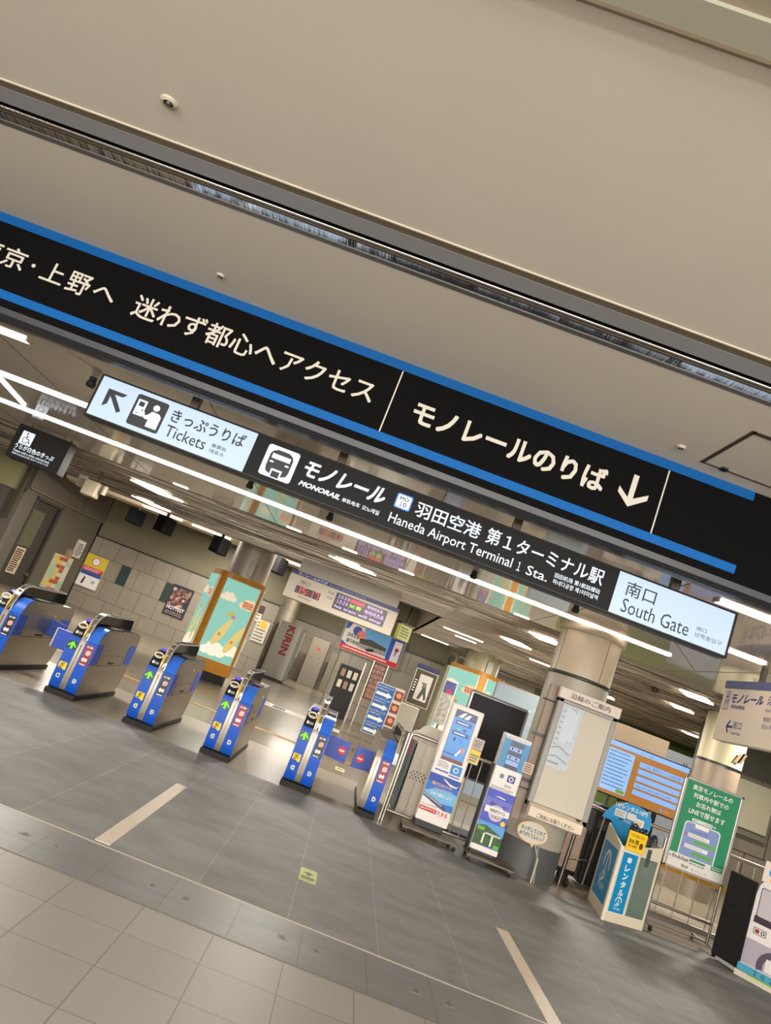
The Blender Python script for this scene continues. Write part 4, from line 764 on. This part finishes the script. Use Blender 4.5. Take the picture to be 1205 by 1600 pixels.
# guide screen and what stands around it
t = thing('guide_screen', 'wide blue and orange information screen behind the notice case', 'screen', (4.24, 10.2, 0)); ox = -4.24
G().bbox(3.66+ox, 0, 1.08, 4.84+ox, .06, 1.815, BLACK, .008).build('bezel', t); G().box(4.0+ox, .02, 0, 4.06+ox, .06, 1.08, BLACK).box(4.5+ox, .02, 0, 4.56+ox, .06, 1.08, BLACK).bbox(3.8+ox, -.15, 0, 4.7+ox, .25, .03, BLACK, .006).build('stand', t)
def E(c, e=.85): return mat(c, .3, emit=e)
g = G().frame((ox, -.001, 0)); g.rect(3.675, 1.10, 4.825, 1.80, E((206, 138, 62), .6), 0).rect(3.675, 1.735, 4.825, 1.80, E((150, 196, 255)), 1).text('モノレール案内', 4.12, 1.755, 4.32, 1.775, E((40, 80, 170), .3), 2)
g.rect(3.69, 1.145, 4.065, 1.70, E((160, 204, 250)), 1).lines(3.71, 1.19, 4.04, 1.69, 10, E((84, 128, 196), .55), 2, .3, 11).rrect(3.93, 1.155, 4.05, 1.2, .015, E((150, 180, 60), .6), 3).rect(3.71, 1.155, 3.77, 1.2, E((190, 204, 240)), 2)
for i in range(5): g.rrect(4.15, 1.585-.093*i, 4.775, 1.65-.093*i, .01, E((146, 192, 255)), 1)
g.text('ここは、東京モノレール羽田空港', 4.20, 1.60, 4.74, 1.635, E((50, 90, 190), .3), 2).text('Please ask station staff in the office', 4.18, 1.325, 4.68, 1.345, E((50, 90, 190), .3), 2)
g.disc(4.59, 1.145, .02, E((120, 150, 240)), 2).text('もどる', 4.63, 1.135, 4.70, 1.155, E((255, 230, 180)), 2); g.build('display', t)
tag(G().bbox(3.85, 10.6, 1.3, 4.64, 10.66, 2.065, mat((232, 206, 172), .55), .004).box(4.0, 10.62, 0, 4.04, 10.66, 1.3, STEEL_D).box(4.44, 10.62, 0, 4.48, 10.66, 1.3, STEEL_D).build('blank_board'), 'blank cream board rising above the blue and orange screen', 'board')
tag(G().prism([(4.66, 1.2), (4.70, 1.55), (4.64, 1.93), (4.70, 1.95), (4.86, 1.55), (4.84, 1.2)], 10.9, 10.95, mat((92, 60, 52), .7, noise=.4, nscale=12), 'y').box(4.7, 10.9, 0, 4.74, 10.95, 1.2, BLACK).build('fabric_flag'), 'narrow brown patterned flag beside the cream board', 'flag')
t = thing('lit_panel', 'pale blue lit panel between the black monitor and the notice case', 'panel', (2.95, 13, 0))
G().bbox(-.45, 0, 0, .62, .06, 2.12, GREY, .01).build('frame', t); g = G().frame((-.42, -.001, .13)); g.rect(0, 0, 1.0, 1.95, mat((186, 206, 214), .4, emit=.35), 0)
g.line([(.1, 1.3), (.3, 1.55), (.5, 1.6), (.9, 1.8)], .012, mat((140, 160, 160), .5), 1).line([(.3, 1.1), (.5, 1.4), (.9, 1.5)], .01, mat((140, 160, 160), .5), 1).lines(.1, .9, .8, 1.15, 5, mat((140, 160, 160), .5), 1, .3, 21); g.build('face', t)
tag(G().bbox(2.38, 9.55, .7, 2.50, 9.75, 1.35, mat((20, 44, 110), .6), .05, 3).box(2.42, 9.6, 0, 2.46, 9.7, .7, BLACK).build('blue_cover'), 'dark blue cover standing left of the notice case', 'cover')
t = thing('lit_panel', 'pale frosted panel with a dark mark behind the green poster stand', 'panel', (6.15, 14.0, 0)); G().bbox(-.5, 0, .3, .5, .06, 2.12, mat((196, 200, 206), .4, emit=.2), .01).build('face', t)
g = G().frame((-.45, -.001, .3)).rect(.78, 1.6, .80, 1.68, DK, 1).rect(.83, 1.6, .85, 1.68, DK, 1).rect(.22, .0, .23, 1.7, mat((150, 154, 160), .5), 1).lines(.05, .1, .4, .7, 8, mat((140, 160, 200), .5), 1, .4, 31); g.build('print', t); G().box(-.4, .0, 0, -.36, .05, .3, GREY).box(.36, .0, 0, .4, .05, .3, GREY).build('feet', t)
t = thing('wall_panel', 'large plain grey panel on the tiled wall at the right edge', 'panel', (7.9, 14.5, 0)); G().bbox(-.55, -.1, 1.25, .62, .1, 2.12, mat((150, 146, 124), .45), .01).build('face', t); G().bbox(-.62, -.04, 1.12, .70, .08, 2.16, mat((92, 90, 76), .4), .01).build('frame', t); G().box(.0, .0, .0, .12, .08, 1.15, mat((36, 40, 36), .5)).build('support', t)

# cardboard train at the right edge
t = thing('cardboard_train', 'white cardboard train front with black curtain side at the right edge', 'display model', (4.74, 7.93, 0))
TW = mat((232, 224, 222), .5)
foot = [(0, 0), (.36, -.38), (.9, -.42), (.9, .4), (-.08, .36)]
G().prism([(-.10, .34), (-.14, .30), (-.02, -.02), (.0, .0), (.06, .1), (0, .36)], .05, .90, mat((22, 19, 21), .9, noise=.4, nscale=25, bump=.8), 'z').build('black_curtain', t)
g = G(); zz = [(0, .06), (.0, .80), (.02, .90), (.05, .94), (.54, .96), (.54, .06)]
u = Vector((.36, -.38, 0)).normalized(); n = u.cross(Vector((0, 0, 1)))
A = [u*a+Vector((0, 0, z)) for a, z in zz]; Bk = [v-n*.12 for v in A]
g.mesh(A+Bk, [tuple(range(6)), tuple(range(11, 5, -1))]+[(i, (i+1) % 6, 6+(i+1) % 6, 6+i) for i in range(6)], TW); g.build('train_front', t)
g = G().frame(n*.002, u, (0, 0, 1)); g.rrect(.04, .55, .5, .88, .02, DK, 0).rrect(.047, .60, .495, .873, .018, mat((196, 190, 194), .3), 1).rect(.23, .56, .24, .87, DK, 2).rect(.03, .535, .54, .60, mat((60, 44, 60), .5), 2)
g.rect(.05, .43, .17, .495, INK, 1).rect(.056, .436, .164, .489, TW, 2).rect(.065, .445, .105, .48, mat((150, 30, 40), .5), 3).rrect(.12, .445, .155, .48, .01, INK, 3).rrect(.128, .453, .147, .472, .006, TW, 4)
g.rect(.0, .13, .54, .37, mat((176, 166, 180), .5), 1).ring(.30, .18, .10, .16, mat((86, 74, 92), .5), 2, 60, 200).rect(.22, .14, .4, .26, TW, 3); g.build('front_print', t)
g = G(); g.frame(n*.035, u, (0, 0, 1)); g.mesh([u*-.02, u*.56, u*.56+n*.05, u*-.02+n*.05]+[v+Vector((0, 0, .055)) for v in (u*-.02, u*.56, u*.56+n*.05, u*-.02+n*.05)], [(0, 1, 2, 3), (7, 6, 5, 4), (0, 4, 5, 1), (1, 5, 6, 2), (2, 6, 7, 3), (3, 7, 4, 0)], mat((210, 200, 180), .5))
g.rect(-.01, .06, .56, .125, mat((70, 160, 190), .5), 0)
for i, ch in enumerate('202'): g.text(ch, .14+.075*i, .07, .175+.075*i, .115, mat((30, 80, 100), .5), 1, 0)
g.rect(0.1, .045, .56, .058, mat((150, 190, 70), .5), 14).build('base_board', t)
g = G().frame(Vector((0.0, 0, 0))-n*.06, u, (0, 0, 1)); g.mesh([g.P(.0, .93), g.P(.4, .93), g.P(.4, 1.14), g.P(.0, 1.14)]+[g.P(a, b, -8) for a, b in ((0, .93), (.4, .93), (.4, 1.14), (0, 1.14))], [(0, 1, 2, 3), (7, 6, 5, 4), (0, 4, 5, 1), (1, 5, 6, 2), (2, 6, 7, 3), (3, 7, 4, 0)], mat((236, 220, 206), .5)); g.disc(.09, 1.04, .04, mat((90, 160, 220), .5), 1).disc(.12, .97, .05, mat((238, 176, 90), .5), 1, .02); g.build('top_card', t)

# ================================================================== hall furniture and signs behind the gates
def adcolumn(label, x, y, rot, r, ztop, z0, zp0, zp1):
    t = thing('advertising_column', label, 'advertising column', (x, y, 0), rot)
    def rp(hs, cr):
        out = []
        for k in range(4):
            for q in range(-45, 46, 9):
                a = radians(90*k+45+q); cxy = radians(90*k+45); d = (hs-cr)*2**.5
                out.append((d*sin(cxy)+cr*sin(a), -d*cos(cxy)-cr*cos(a)))
        return out
    G().prism(rp(r, r*.5), z0, ztop, ORANGE, 'z').build('casing', t)
    G().prism(rp(r*.9, r*.4), 0, z0, BLACK, 'z').build('plinth', t)
    TQ = mat((150, 214, 196), .35, emit=.75); CL = mat((246, 226, 196), .4, emit=.8); BN = mat((246, 216, 130), .4, emit=.7); BN2 = mat((226, 166, 50), .4, emit=.6); RS = mat((214, 50, 40), .4, emit=.5)
    for k in range(4):
        a = radians(90*k); n = Vector((sin(a), -cos(a), 0)); u = Vector((cos(a), sin(a), 0)); d = r; hw = r*.72
        G().bbox(-hw-.01, -r-.011, zp0-.01, hw+.01, -r+.12, zp1+.01, mat((210, 206, 190), .4), .004, mtx=Matrix.Rotation(a, 4, 'Z')).build('poster_frame', t)
        g = G().frame(n*(d+.012)-u*hw+Vector((0, 0, zp0)), u, (0, 0, 1), step=.003); W = 2*hw; H = zp1-zp0
        g.rect(0, 0, W, H, TQ, 0)
        def cloud(cx_, cy_, s_, kk, m=CL):
            for dx, dy, q in ((0, 0, 1), (.9, -.1, .75), (-.85, -.15, .7), (.35, .45, .7), (-.35, .4, .65)):
                a_, b_ = cx_+dx*s_, cy_+dy*s_; rr_ = q*s_*.8
                pts = [(min(W, max(0, a_+rr_*cos(2*pi*i/20))), min(H, max(0, b_+rr_*.8*sin(2*pi*i/20)))) for i in range(20)]
                g.poly(pts, m, kk); kk += .2
        cloud(.18, H*.78, .13, 1); cloud(W-.12, H*.76, .16, 1, mat((250, 214, 164), .4, emit=.8)); cloud(.3, .2, .2, 1, mat((250, 238, 214), .4, emit=.9)); cloud(W-.15, .28, .17, 1, mat((250, 238, 214), .4, emit=.9))
        g.text('羽田', W-.27, H*.72, W-.03, H*.80, RS, 3, .03)
        for bx, by in ((W*.42, H*.36), (W*.83, H*.31)):
            ax = Vector((.35, .94)); nx = Vector((-.94, .35)); L = H*.20
            pts = [(bx+ax.x*L*cos(q)+nx.x*.085*sin(q)*(1-.3*cos(q)), by+ax.y*L*cos(q)+nx.y*.085*sin(q)*(1-.3*cos(q))) for q in [2*pi*i/28 for i in range(28)]]
            pts = [(min(W-.002, p), q) for p, q in pts]
            g.poly(pts, BN, 3).disc(bx-.04, by-.07, .035, BN2, 4)
            tx, ty = bx+ax.x*L, by+ax.y*L
            if tx < W-.06:
                g.disc(tx-.01, ty+.03, .05, RS, 5, .04)
                for i in range(3): g.line([(tx-.045+.03*i, ty), (tx-.03+.03*i, ty+.06)], .009, CL, 6)
                for sx, sy in ((-.09, .08), (-.14, .05), (-.05, .12)): g.disc(tx+sx, ty+sy, .04, mat((240, 206, 80), .4, emit=.6), 5, .03)
        g.build('lit_poster', t)
    return t
adcolumn('orange column wrap with lit turquoise banana posters behind the left gates', -3.13, 16.72, radians(25), .56, 2.37, .2, .47, 2.24)
adcolumn('orange column wrap with lit posters behind the black monitor', 3.12, 19.2, radians(-40), .62, 2.44, .2, .5, 2.32)

t = thing('departure_board', 'hanging grey departure board with red clock and LED rows', 'departure board', (0, 12.8, 2.15))
G().bbox(-1.60, 0, 0, .43, .35, .43, mat((176, 166, 150), .5), .006).build('panel', t); G().box(-1.6, .02, .43, .43, .33, .50, mat((40, 44, 96), .5)).build('blue_band', t); G().box(-1.5, .05, .50, .38, .33, .75, mat((150, 142, 128), .5)).build('top_box', t)
LR = mat((255, 60, 36), .4, emit=1.6); LP = mat((226, 176, 255), .4, emit=1.4)
g = G().frame((0, -.001, -2.15)); g.rect(-1.425, 2.275, -.968, 2.405, mat((40, 26, 24), .4), 1)
SEG = {'1': 'bc', '5': 'afgcd', '7': 'abc'}
for x_, ch in ((-1.39, '1'), (-1.29, '5'), (-1.16, '1'), (-1.06, '7')):
    for q in SEG[ch]:
        g.rect(*{'a': (x_, 2.385, x_+.06, 2.395), 'g': (x_, 2.338, x_+.06, 2.348), 'd': (x_, 2.290, x_+.06, 2.300), 'b': (x_+.052, 2.343, x_+.064, 2.395), 'c': (x_+.052, 2.290, x_+.064, 2.343), 'f': (x_-.004, 2.343, x_+.008, 2.395)}[q], LR, 2)
g.rect(-1.20, 2.36, -1.188, 2.372, LR, 2).rect(-1.20, 2.315, -1.188, 2.327, LR, 2); g.build('clock_display', t)
g = G().frame((0, -.001, -2.15)); g.rect(-.71, 2.245, .25, 2.54, mat((34, 22, 40), .4), 1).text('１５:２０', -.66, 2.455, -.46, 2.512, LP, 2, .01).text('１５:２６', -.66, 2.368, -.46, 2.426, LP, 2, .01).rect(-.445, 2.452, -.18, 2.515, mat((210, 16, 60), .4, emit=.9), 2).text('보통', -.43, 2.365, -.2, 2.43, mat((190, 240, 30), .4, emit=1.2), 2, .01)
g.text('하마마츠쵸', -.12, 2.455, .17, 2.515, LP, 2, .005).text('하마마츠쵸', -.14, 2.355, .22, 2.43, LP, 2, .005).text('his train will stop', -.67, 2.265, .2, 2.325, LP, 2, .008); g.build('led_display', t)
g = G().frame((0, -.001, -2.15)); LTX = mat((70, 66, 64), .5); g.text('南口', -1.38, 2.455, -1.20, 2.515, LTX, 1, .01).text('South Gate', -1.4, 2.425, -1.2, 2.445, LTX, 1).text('現在時刻', -1.33, 2.205, -1.1, 2.24, LTX, 1).text('先発', -.86, 2.46, -.74, 2.51, LTX, 1).text('次発', -.86, 2.37, -.74, 2.42, LTX, 1)
g.build('lettering', t); g = G().frame((0, .018, -2.15)); g.text('モノレールのりば', -1.47, 2.592, -.92, 2.64, mat((190, 196, 220), .5), 1, .02, .2).text('Monorail 单轨电车 모노레일', -.88, 2.60, -.2, 2.63, mat((150, 156, 190), .5), 1); g.build('band_lettering', t)
t = thing('banner_poster', 'red white and blue framed event banner high on the tiled wall', 'poster', (0, 21.1, 0))
G().bbox(-.62, 0, 1.73, 1.25, .08, 2.60, mat((130, 120, 100), .4, .3), .01).build('frame', t)
g = G().frame((-.56, -.001, 1.78)); W = 1.75; H = .77
g.rect(0, 0, W, H, mat((210, 206, 200), .5), 0).rect(.55, .2, 1.35, H, mat((96, 160, 214), .5), 1).poly([(0, .55), (.1, .6), (.15, H), (0, H)], mat((30, 70, 160), .5), 1).disc(.35, .6, .13, mat((60, 70, 150), .5), 1).disc(.5, .52, .13, mat((214, 120, 110), .5), 2).text('2025', .1, .38, .45, .48, INK, 2, .02).text('運行時刻', .12, .2, .5, .32, INK, 2, .02).poly([(.5, .42), (.8, .5), (1.3, .42), (1.3, .33), (.5, .3)], mat((60, 66, 56), .6, noise=.4, nscale=9), 2).poly([(.5, .3), (1.3, .34), (1.3, .2), (.5, .17)], mat((150, 140, 140), .6, noise=.5, nscale=20), 2).poly([(.7, .2), (.95, .27), (1.0, .2), (.8, .15)], INK, 3)
g.rect(1.35, .1, W, H, mat((36, 66, 170), .5), 1).rect(1.48, .12, 1.72, .72, mat((222, 216, 212), .5), 2).disc(1.6, .48, .06, mat((170, 30, 60), .5), 3).rect(1.57, .3, 1.6, .44, mat((60, 40, 80), .5), 3).rect(0, 0, W, .13, mat((206, 24, 34), .5), 3).lines(.1, .03, 1.5, .1, 1, WHITE, 4, .5, 4).poly([(0, .13), (.2, .13), (0, .22)], mat((30, 60, 160), .5), 3); g.build('print', t)
# vending machine seen from its side
t = thing('vending_machine', 'tall pale vending machine with huge red letters running down its side', 'vending machine', (-2.79, 25, 0))
G().bbox(0, 0, .08, .76, .72, 1.98, mat((186, 180, 166), .45), .01).build('cabinet', t); G().box(.02, .02, 0, .74, .7, .08, BLACK).build('base', t); G().bbox(.76, .0, .1, .86, .72, 1.96, mat((120, 124, 116), .3), .01).box(.861, .1, .95, .865, .62, 1.85, mat((150, 170, 150), .1, emit=.3)).box(.861, .25, .3, .865, .5, .45, BLACK).build('front_door', t)
g = G().frame((.28, -.001, .0), (0, 0, -1), (1, 0, 0)); g.text('KIRIN', -1.90, -.0, -.88, .27, mat((168, 30, 36), .5), 1, .05); g.build('lettering', t)
tag(G().box(-3.4, 24.6, 0, -1.5, 24.9, .015, BLACK).build('floor_grate'), 'thin black strip on the floor before the vending machine', 'grate')
for i, (x, y, w_) in enumerate(((-1.85, 29.4, .72), (-.95, 29.9, .4))):
    tt = thing('locker_unit', ('beige locker unit right of the vending machine with a red emblem', 'narrow grey locker at the far wall')[i], 'locker', (x, y, 0)); G().bbox(0, 0, 0, w_, .5, 1.9 if i == 0 else 1.6, mat((126, 118, 104), .5), .01).build('cabinet', tt)
    if i == 0: g = G().frame((0, -.001, 0)).poly([(.28, 1.5), (.36, 1.42), (.44, 1.5), (.36, 1.56)], RED, 1).disc(.5, 1.15, .02, DK, 1).disc(.2, 1.1, .02, DK, 1); g.build('emblem', tt)
# leaflet racks, arrow board, poster easel
t = thing('leaflet_rack', 'black leaflet rack with pale brochures behind the closed flaps', 'leaflet rack', (-.02, 19.6, 0))
G().bbox(-.28, 0, .02, .30, .12, 1.38, mat((16, 15, 16), .5), .01).build('frame', t); g = G(); rr = random.Random(3)
for i in range(3):
    for j in range(2):
        x = -.2+.17*i; z = .78+.3*j-.0; g.bbox(x, -.03, z, x+.11, -.005, z+.2, (mat((206, 196, 170), .5), mat((150, 120, 100), .5), mat((190, 190, 180), .5))[(i+j) % 3], .003)
g.build('brochures', t)
t = thing('photo_panel', 'tall narrow panel of pink brown photographs beside the arrow board', 'panel', (.52, 19.4, 0))
G().box(-.03, 0, 0, .0, .04, 1.75, STEEL).box(.36, 0, 0, .39, .04, 1.75, STEEL).box(-.22, 0, 0, -.19, .04, 1.62, STEEL).build('posts', t); g = G().box(0, .01, .75, .36, .03, 1.72, mat((74, 56, 52), .6)); g.frame((0, .009, .75))
for i in range(7): g.rrect(.03, .04+.13*i, .33, .15+.13*i, .01, mat((150, 110, 100), .6, noise=.5, nscale=14), 1)
g.build('photo_sheet', t)
t = thing('arrow_board', 'blue board with four white arrows and food photos at its right', 'sign board', (.58, 14, 0))
G().box(-.01, .01, .39, .36, .03, 1.35, mat((210, 206, 200), .5)).build('backing', t); g = G().frame((0, .009, .40)); g.rect(0, 0, .345, .935, mat((34, 92, 160), .5), 1)
for i in range(4):
    z = .03+.232*i; g.poly([(.02, z), (.02, z+.055), (.23, z+.055), (.23, z+.085), (.33, z+.027), (.23, z-.025), (.23, z)], WHITE, 2).text('メインダイニング', .02, z+.15, .32, z+.185, WHITE, 2, .01).text('お食事処は右手に', .02, z+.105, .25, z+.13, WHITE, 2)
g.build('arrow_print', t); g = G().box(.355, .0, .62, .53, .02, 1.36, mat((206, 190, 176), .5)); g.frame((.355, -.001, .62))
for i in range(3): g.rrect(.01, .03+.24*i, .165, .21+.24*i, .01, mat((116, 60, 54), .6, noise=.3, nscale=20), 1).disc(.09, .13+.24*i, .05, mat((214, 140, 96), .5), 2)
g.build('food_photos', t); G().box(.05, .03, 0, .07, .05, .4, STEEL_D).box(.3, .03, 0, .32, .05, .4, STEEL_D).box(-.02, -.1, 0, .0, .2, .03, STEEL_D).build('stand', t)
t = thing('poster_easel', 'framed black and white portrait style poster on a metal stand', 'poster', (1.78, 17.9, 0))
G().bbox(-.29, 0, 1.08, .27, .05, 1.95, mat((190, 186, 176), .4, .4), .006).build('frame', t); g = G().frame((-.27, -.001, 1.10)); g.rect(0, 0, .52, .83, mat((72, 58, 40), .5), 0).rect(.12, .12, .44, .74, mat((196, 194, 186), .5), 1).poly([(.2, .15), (.26, .4), (.24, .5), (.34, .52), (.36, .4), (.42, .2), (.38, .15), (.32, .3), (.27, .15)], mat((70, 66, 62), .5), 2).rect(.22, .53, .34, .56, mat((80, 40, 36), .5), 2).disc(.29, .5, .05, mat((120, 110, 100), .5), 3).rect(.02, .25, .10, .62, INK, 1).lines(.03, .28, .09, .6, 5, WHITE, 2, .5, 1)
g.build('print', t); G().bbox(-.30, -.01, 1.95, .28, .04, 2.06, mat((46, 50, 90), .5), .004).build('header', t); G().box(-.2, .01, 0, -.17, .04, 1.08, STEEL_D).box(.15, .01, 0, .18, .04, 1.08, STEEL_D).build('legs', t)
t = thing('white_bin', 'white tapered box below the portrait poster', 'box', (1.62, 16.4, 0)); G().bbox(-.38, 0, .55, .1, .4, 1.08, mat((196, 190, 176), .5), .01).build('body', t); G().box(-.34, .04, .0, -.30, .08, .55, STEEL_D).box(.02, .04, 0, .06, .08, .55, STEEL_D).tube([(-.34, .1, .5), (-.05, .1, .1)], .02, STEEL_D).build('stand', t)
t = thing('side_poster_stand', 'narrow slanted picture stand left of the far orange column', 'poster', (2.2, 17.2, 0)); G().bbox(-.04, 0, .9, .26, .03, 1.95, mat((180, 176, 168), .4), .005).build('frame', t); g = G().frame((-.02, -.001, .92)); g.rect(0, 0, .26, .98, mat((140, 136, 130), .6, noise=.4, nscale=12), 1).rect(0, .7, .26, .98, mat((60, 66, 110), .5, noise=.3, nscale=14), 2).disc(.13, .75, .05, RED, 3); g.build('print', t); G().box(.1, .01, 0, .14, .03, .9, STEEL_D).build('leg', t)
# posters on the left walls
def wposter(label, x0, x1, z0, z1, y, kind):
    g = G().bbox(x0-.03, y-.03, z0-.03, x1+.03, y, z1+.03, mat((170, 160, 140), .4), .006) if kind == 'warn' else G().box(x0, y-.012, z0, x1, y, z1, WHITE)
    yy = y-.031 if kind == 'warn' else y-.013; g.frame((x0, yy, z0)); W = x1-x0; H = z1-z0
    if kind == 'warn':
        g.rect(0, 0, W, H, WHITE, 0).rect(0, H*.62, W, H, mat((216, 190, 20), .5), 1).disc(W*.5, H*.82, W*.22, WHITE, 2).ring(W*.5, H*.82, W*.17, W*.21, mat((180, 60, 60), .5), 3).rect(0, H*.48, W, H*.62, mat((200, 50, 66), .5), 1).lines(.05, H*.5, W-.05, H*.6, 2, WHITE, 2, .4, 3).rect(0, H*.36, W, H*.48, mat((40, 84, 150), .5), 1).poly([(W*.2, H*.08), (W*.28, H*.32), (W*.34, H*.28), (W*.3, H*.06)], INK, 1).disc(W*.75, H*.2, W*.09, mat((150, 180, 200), .5), 1)
    elif kind == 'crowd':
        g.rect(0, 0, W, H, mat((30, 30, 56), .5), 0); r = random.Random(9)
        for i in range(70): g.disc(r.uniform(.08, W-.08), r.uniform(H*.3, H*.88), r.uniform(.03, .07), mat(r.choice([(150, 110, 90), (96, 70, 60), (190, 160, 140), (60, 50, 60), (120, 60, 50)]), .5), 1+i*.03, n=10)
        g.text('HOTTEST', .06, H*.2, W-.06, H*.32, WHITE, 6, .02).lines(.06, .04, W-.06, H*.16, 2, mat((180, 150, 120), .5), 6, .4, 8)
    else:
        g.rect(0, 0, W, H, mat((206, 200, 186), .5), 0).lines(.03, .03, W-.03, H-.05, max(3, int(H/.12)), mat((90, 84, 76), .5), 1, .4, int(x0*10) % 17)
        if kind == 'dark': g.rect(.0, H*.5, W, H, mat((60, 40, 44), .5, noise=.4, nscale=12), 2)
        if kind == 'yel': g.disc(W*.5, H*.8, W*.3, mat((220, 180, 60), .5), 2)
    tag(g.build('wall_poster'), label, 'poster')
wposter('yellow red and blue warning poster in a frame on the tiled wall', -9.42, -8.72, .66, 1.72, 23.97, 'warn')
wposter('dark poster crowded with small figures on the tiled wall', -6.42, -5.70, .78, 1.80, 23.98, 'crowd')
wposter('small dark notice beside the left orange column', -3.75, -3.35, 1.62, 2.15, 23.98, 'dark')
wposter('cream notice with a yellow disc near the vending machine', -3.42, -2.98, 1.0, 1.72, 23.97, 'yel')
wposter('small grey notice low beside the left orange column', -3.95, -3.5, .55, .95, 23.98, 'plain')
def lposter(name, label, s0, s1, z0, z1, kind):
    g = wbox(G(), s0, s1, z0, z1, 0, .05, mat((200, 186, 150), .45)); g.frame(wl(s1, z0, .051), DL*-1, (0, 0, 1), step=.004); W = s1-s0; H = z1-z0
    if kind == 'menu':
        g.rect(.03, .03, W-.03, H-.03, mat((206, 190, 150), .5), 0); r = random.Random(12)
        for i in range(4):
            for j in range(9): g.rect(.04+i*(W-.08)/4, .04+j*(H-.08)/9, .03+(i+1)*(W-.08)/4, .03+(j+1)*(H-.08)/9, mat([(150, 186, 160), (206, 180, 96), (170, 80, 56), (196, 196, 180)][(i+(1 if r.random() > .6 else 0)) % 4], .5), 1)
    else: g.rect(.02, .02, W-.02, H-.02, mat((214, 210, 204), .5), 0).lines(.04, .05, W-.04, H-.1, 7, INK, 1, .5, 5)
    tag(g.build(name), label, 'poster')
lposter('wall_poster', 'tall pastel fare chart on the grey wall beside the staff door', .55, 1.45, .15, 1.35, 'menu')
lposter('wall_poster', 'small white notice above the fare chart near the wall corner', .32, .72, 1.42, 2.0, 'note')
g = wbox(G(), .8, 1.0, 1.35, 1.6, 0, .12, mat((150, 130, 104), .5)); tag(g.build('intercom_box'), 'small tan box on the grey wall beside the white notice', 'box')
# hanging black monitors
for i, (x, z, y) in enumerate(((-5.9, 2.78, 18), (-4.42, 2.80, 18.1), (-2.85, 2.86, 18.0), (-7.55, 2.9, 20.5))):
    tt = thing('hanging_monitor', 'black ceiling hung monitor box, ' + ['second from the left', 'just left of the steel pillar', 'just right of the steel pillar', 'leftmost, near the bulkhead'][i], 'monitor', (x, y, z), radians(-18), 'black monitors hung under the far ceiling')
    G().bbox(-.02, 0, 0, .26, .5, .42, mat((12, 12, 13), .8, spec=.1), .02).build('casing', tt); G().box(.08, .2, .42, .14, .26, 3.7-z, BLACK).build('ceiling_pole', tt)
# fluorescent trough before the back wall
t = thing('light_trough', 'white reflector trough with fluorescent tubes along the far ceiling', 'light', (0, 20, 0)); G().prism([(-.05, 3.66), (.0, 3.44), (.05, 3.40), (.4, 3.36), (.45, 3.66)], -9.4, -1.6, mat((190, 172, 150), .5)).build('trough', t)
FL = mat((244, 246, 214), .4, emit=3.0)
for x in (-7.0, -5.55, -4.1, -2.85): G().cyl((x, -.08, 3.42), (x+1.15, -.08, 3.42), .03, FL, 10).box(x-.06, -.11, 3.40, x, -.05, 3.5, mat((180, 190, 120), .5)).build('tube', t)
g = G()
for x, y, L in ((3.0, 15.6, .5), (3.6, 16.6, .9), (2.3, 16.9, .6), (4.4, 15.9, .6), (4.6, 21.8, .8), (6.5, 20.5, .7)): pass
for i, (x, y, L) in enumerate(((2.0, 15.7, .9), (1.9, 20.4, .8), (2.2, 16.6, .5), (3.9, 15.4, .9))):
    tag(G().box(-L/2, -.03, 0, L/2, .03, .02, mat((255, 246, 224), .4, emit=4)).build('tube_light', None, (x, y, 2.88)), 'short bright tube light over the far orange column, ' + ['nearest the ceiling slats edge', 'far left one', 'middle one', 'rightmost one'][i], 'light', 'tube lights near the far column')
t = thing('yellow_sign', 'small yellow green hanging sign right of the departure board', 'sign', (.75, 14.6, 2.25), radians(50)); G().bbox(-.2, 0, 0, .2, .08, .3, mat((206, 200, 90), .4, emit=.5), .006).build('face', t); G().bbox(-.24, -.02, .3, .24, .1, .34, BLACK, .004).box(-.01, .03, .34, .01, .05, 1.45, BLACK).build('cap', t); g = G().frame((-.2, -.001, 0)).lines(.04, .04, .36, .26, 4, mat((90, 110, 50), .5), 1, .5, 2); g.build('lettering', t)
tag(G().lathe([(.06, .03), (.06, 0), (.05, -.05), (.001, -.06)], mat((60, 40, 30), .5), 20).build('ceiling_sensor', None, (4.95, 12.4, 2.9)), 'dark round sensor among the ceiling slats right of the pillar', 'sensor')
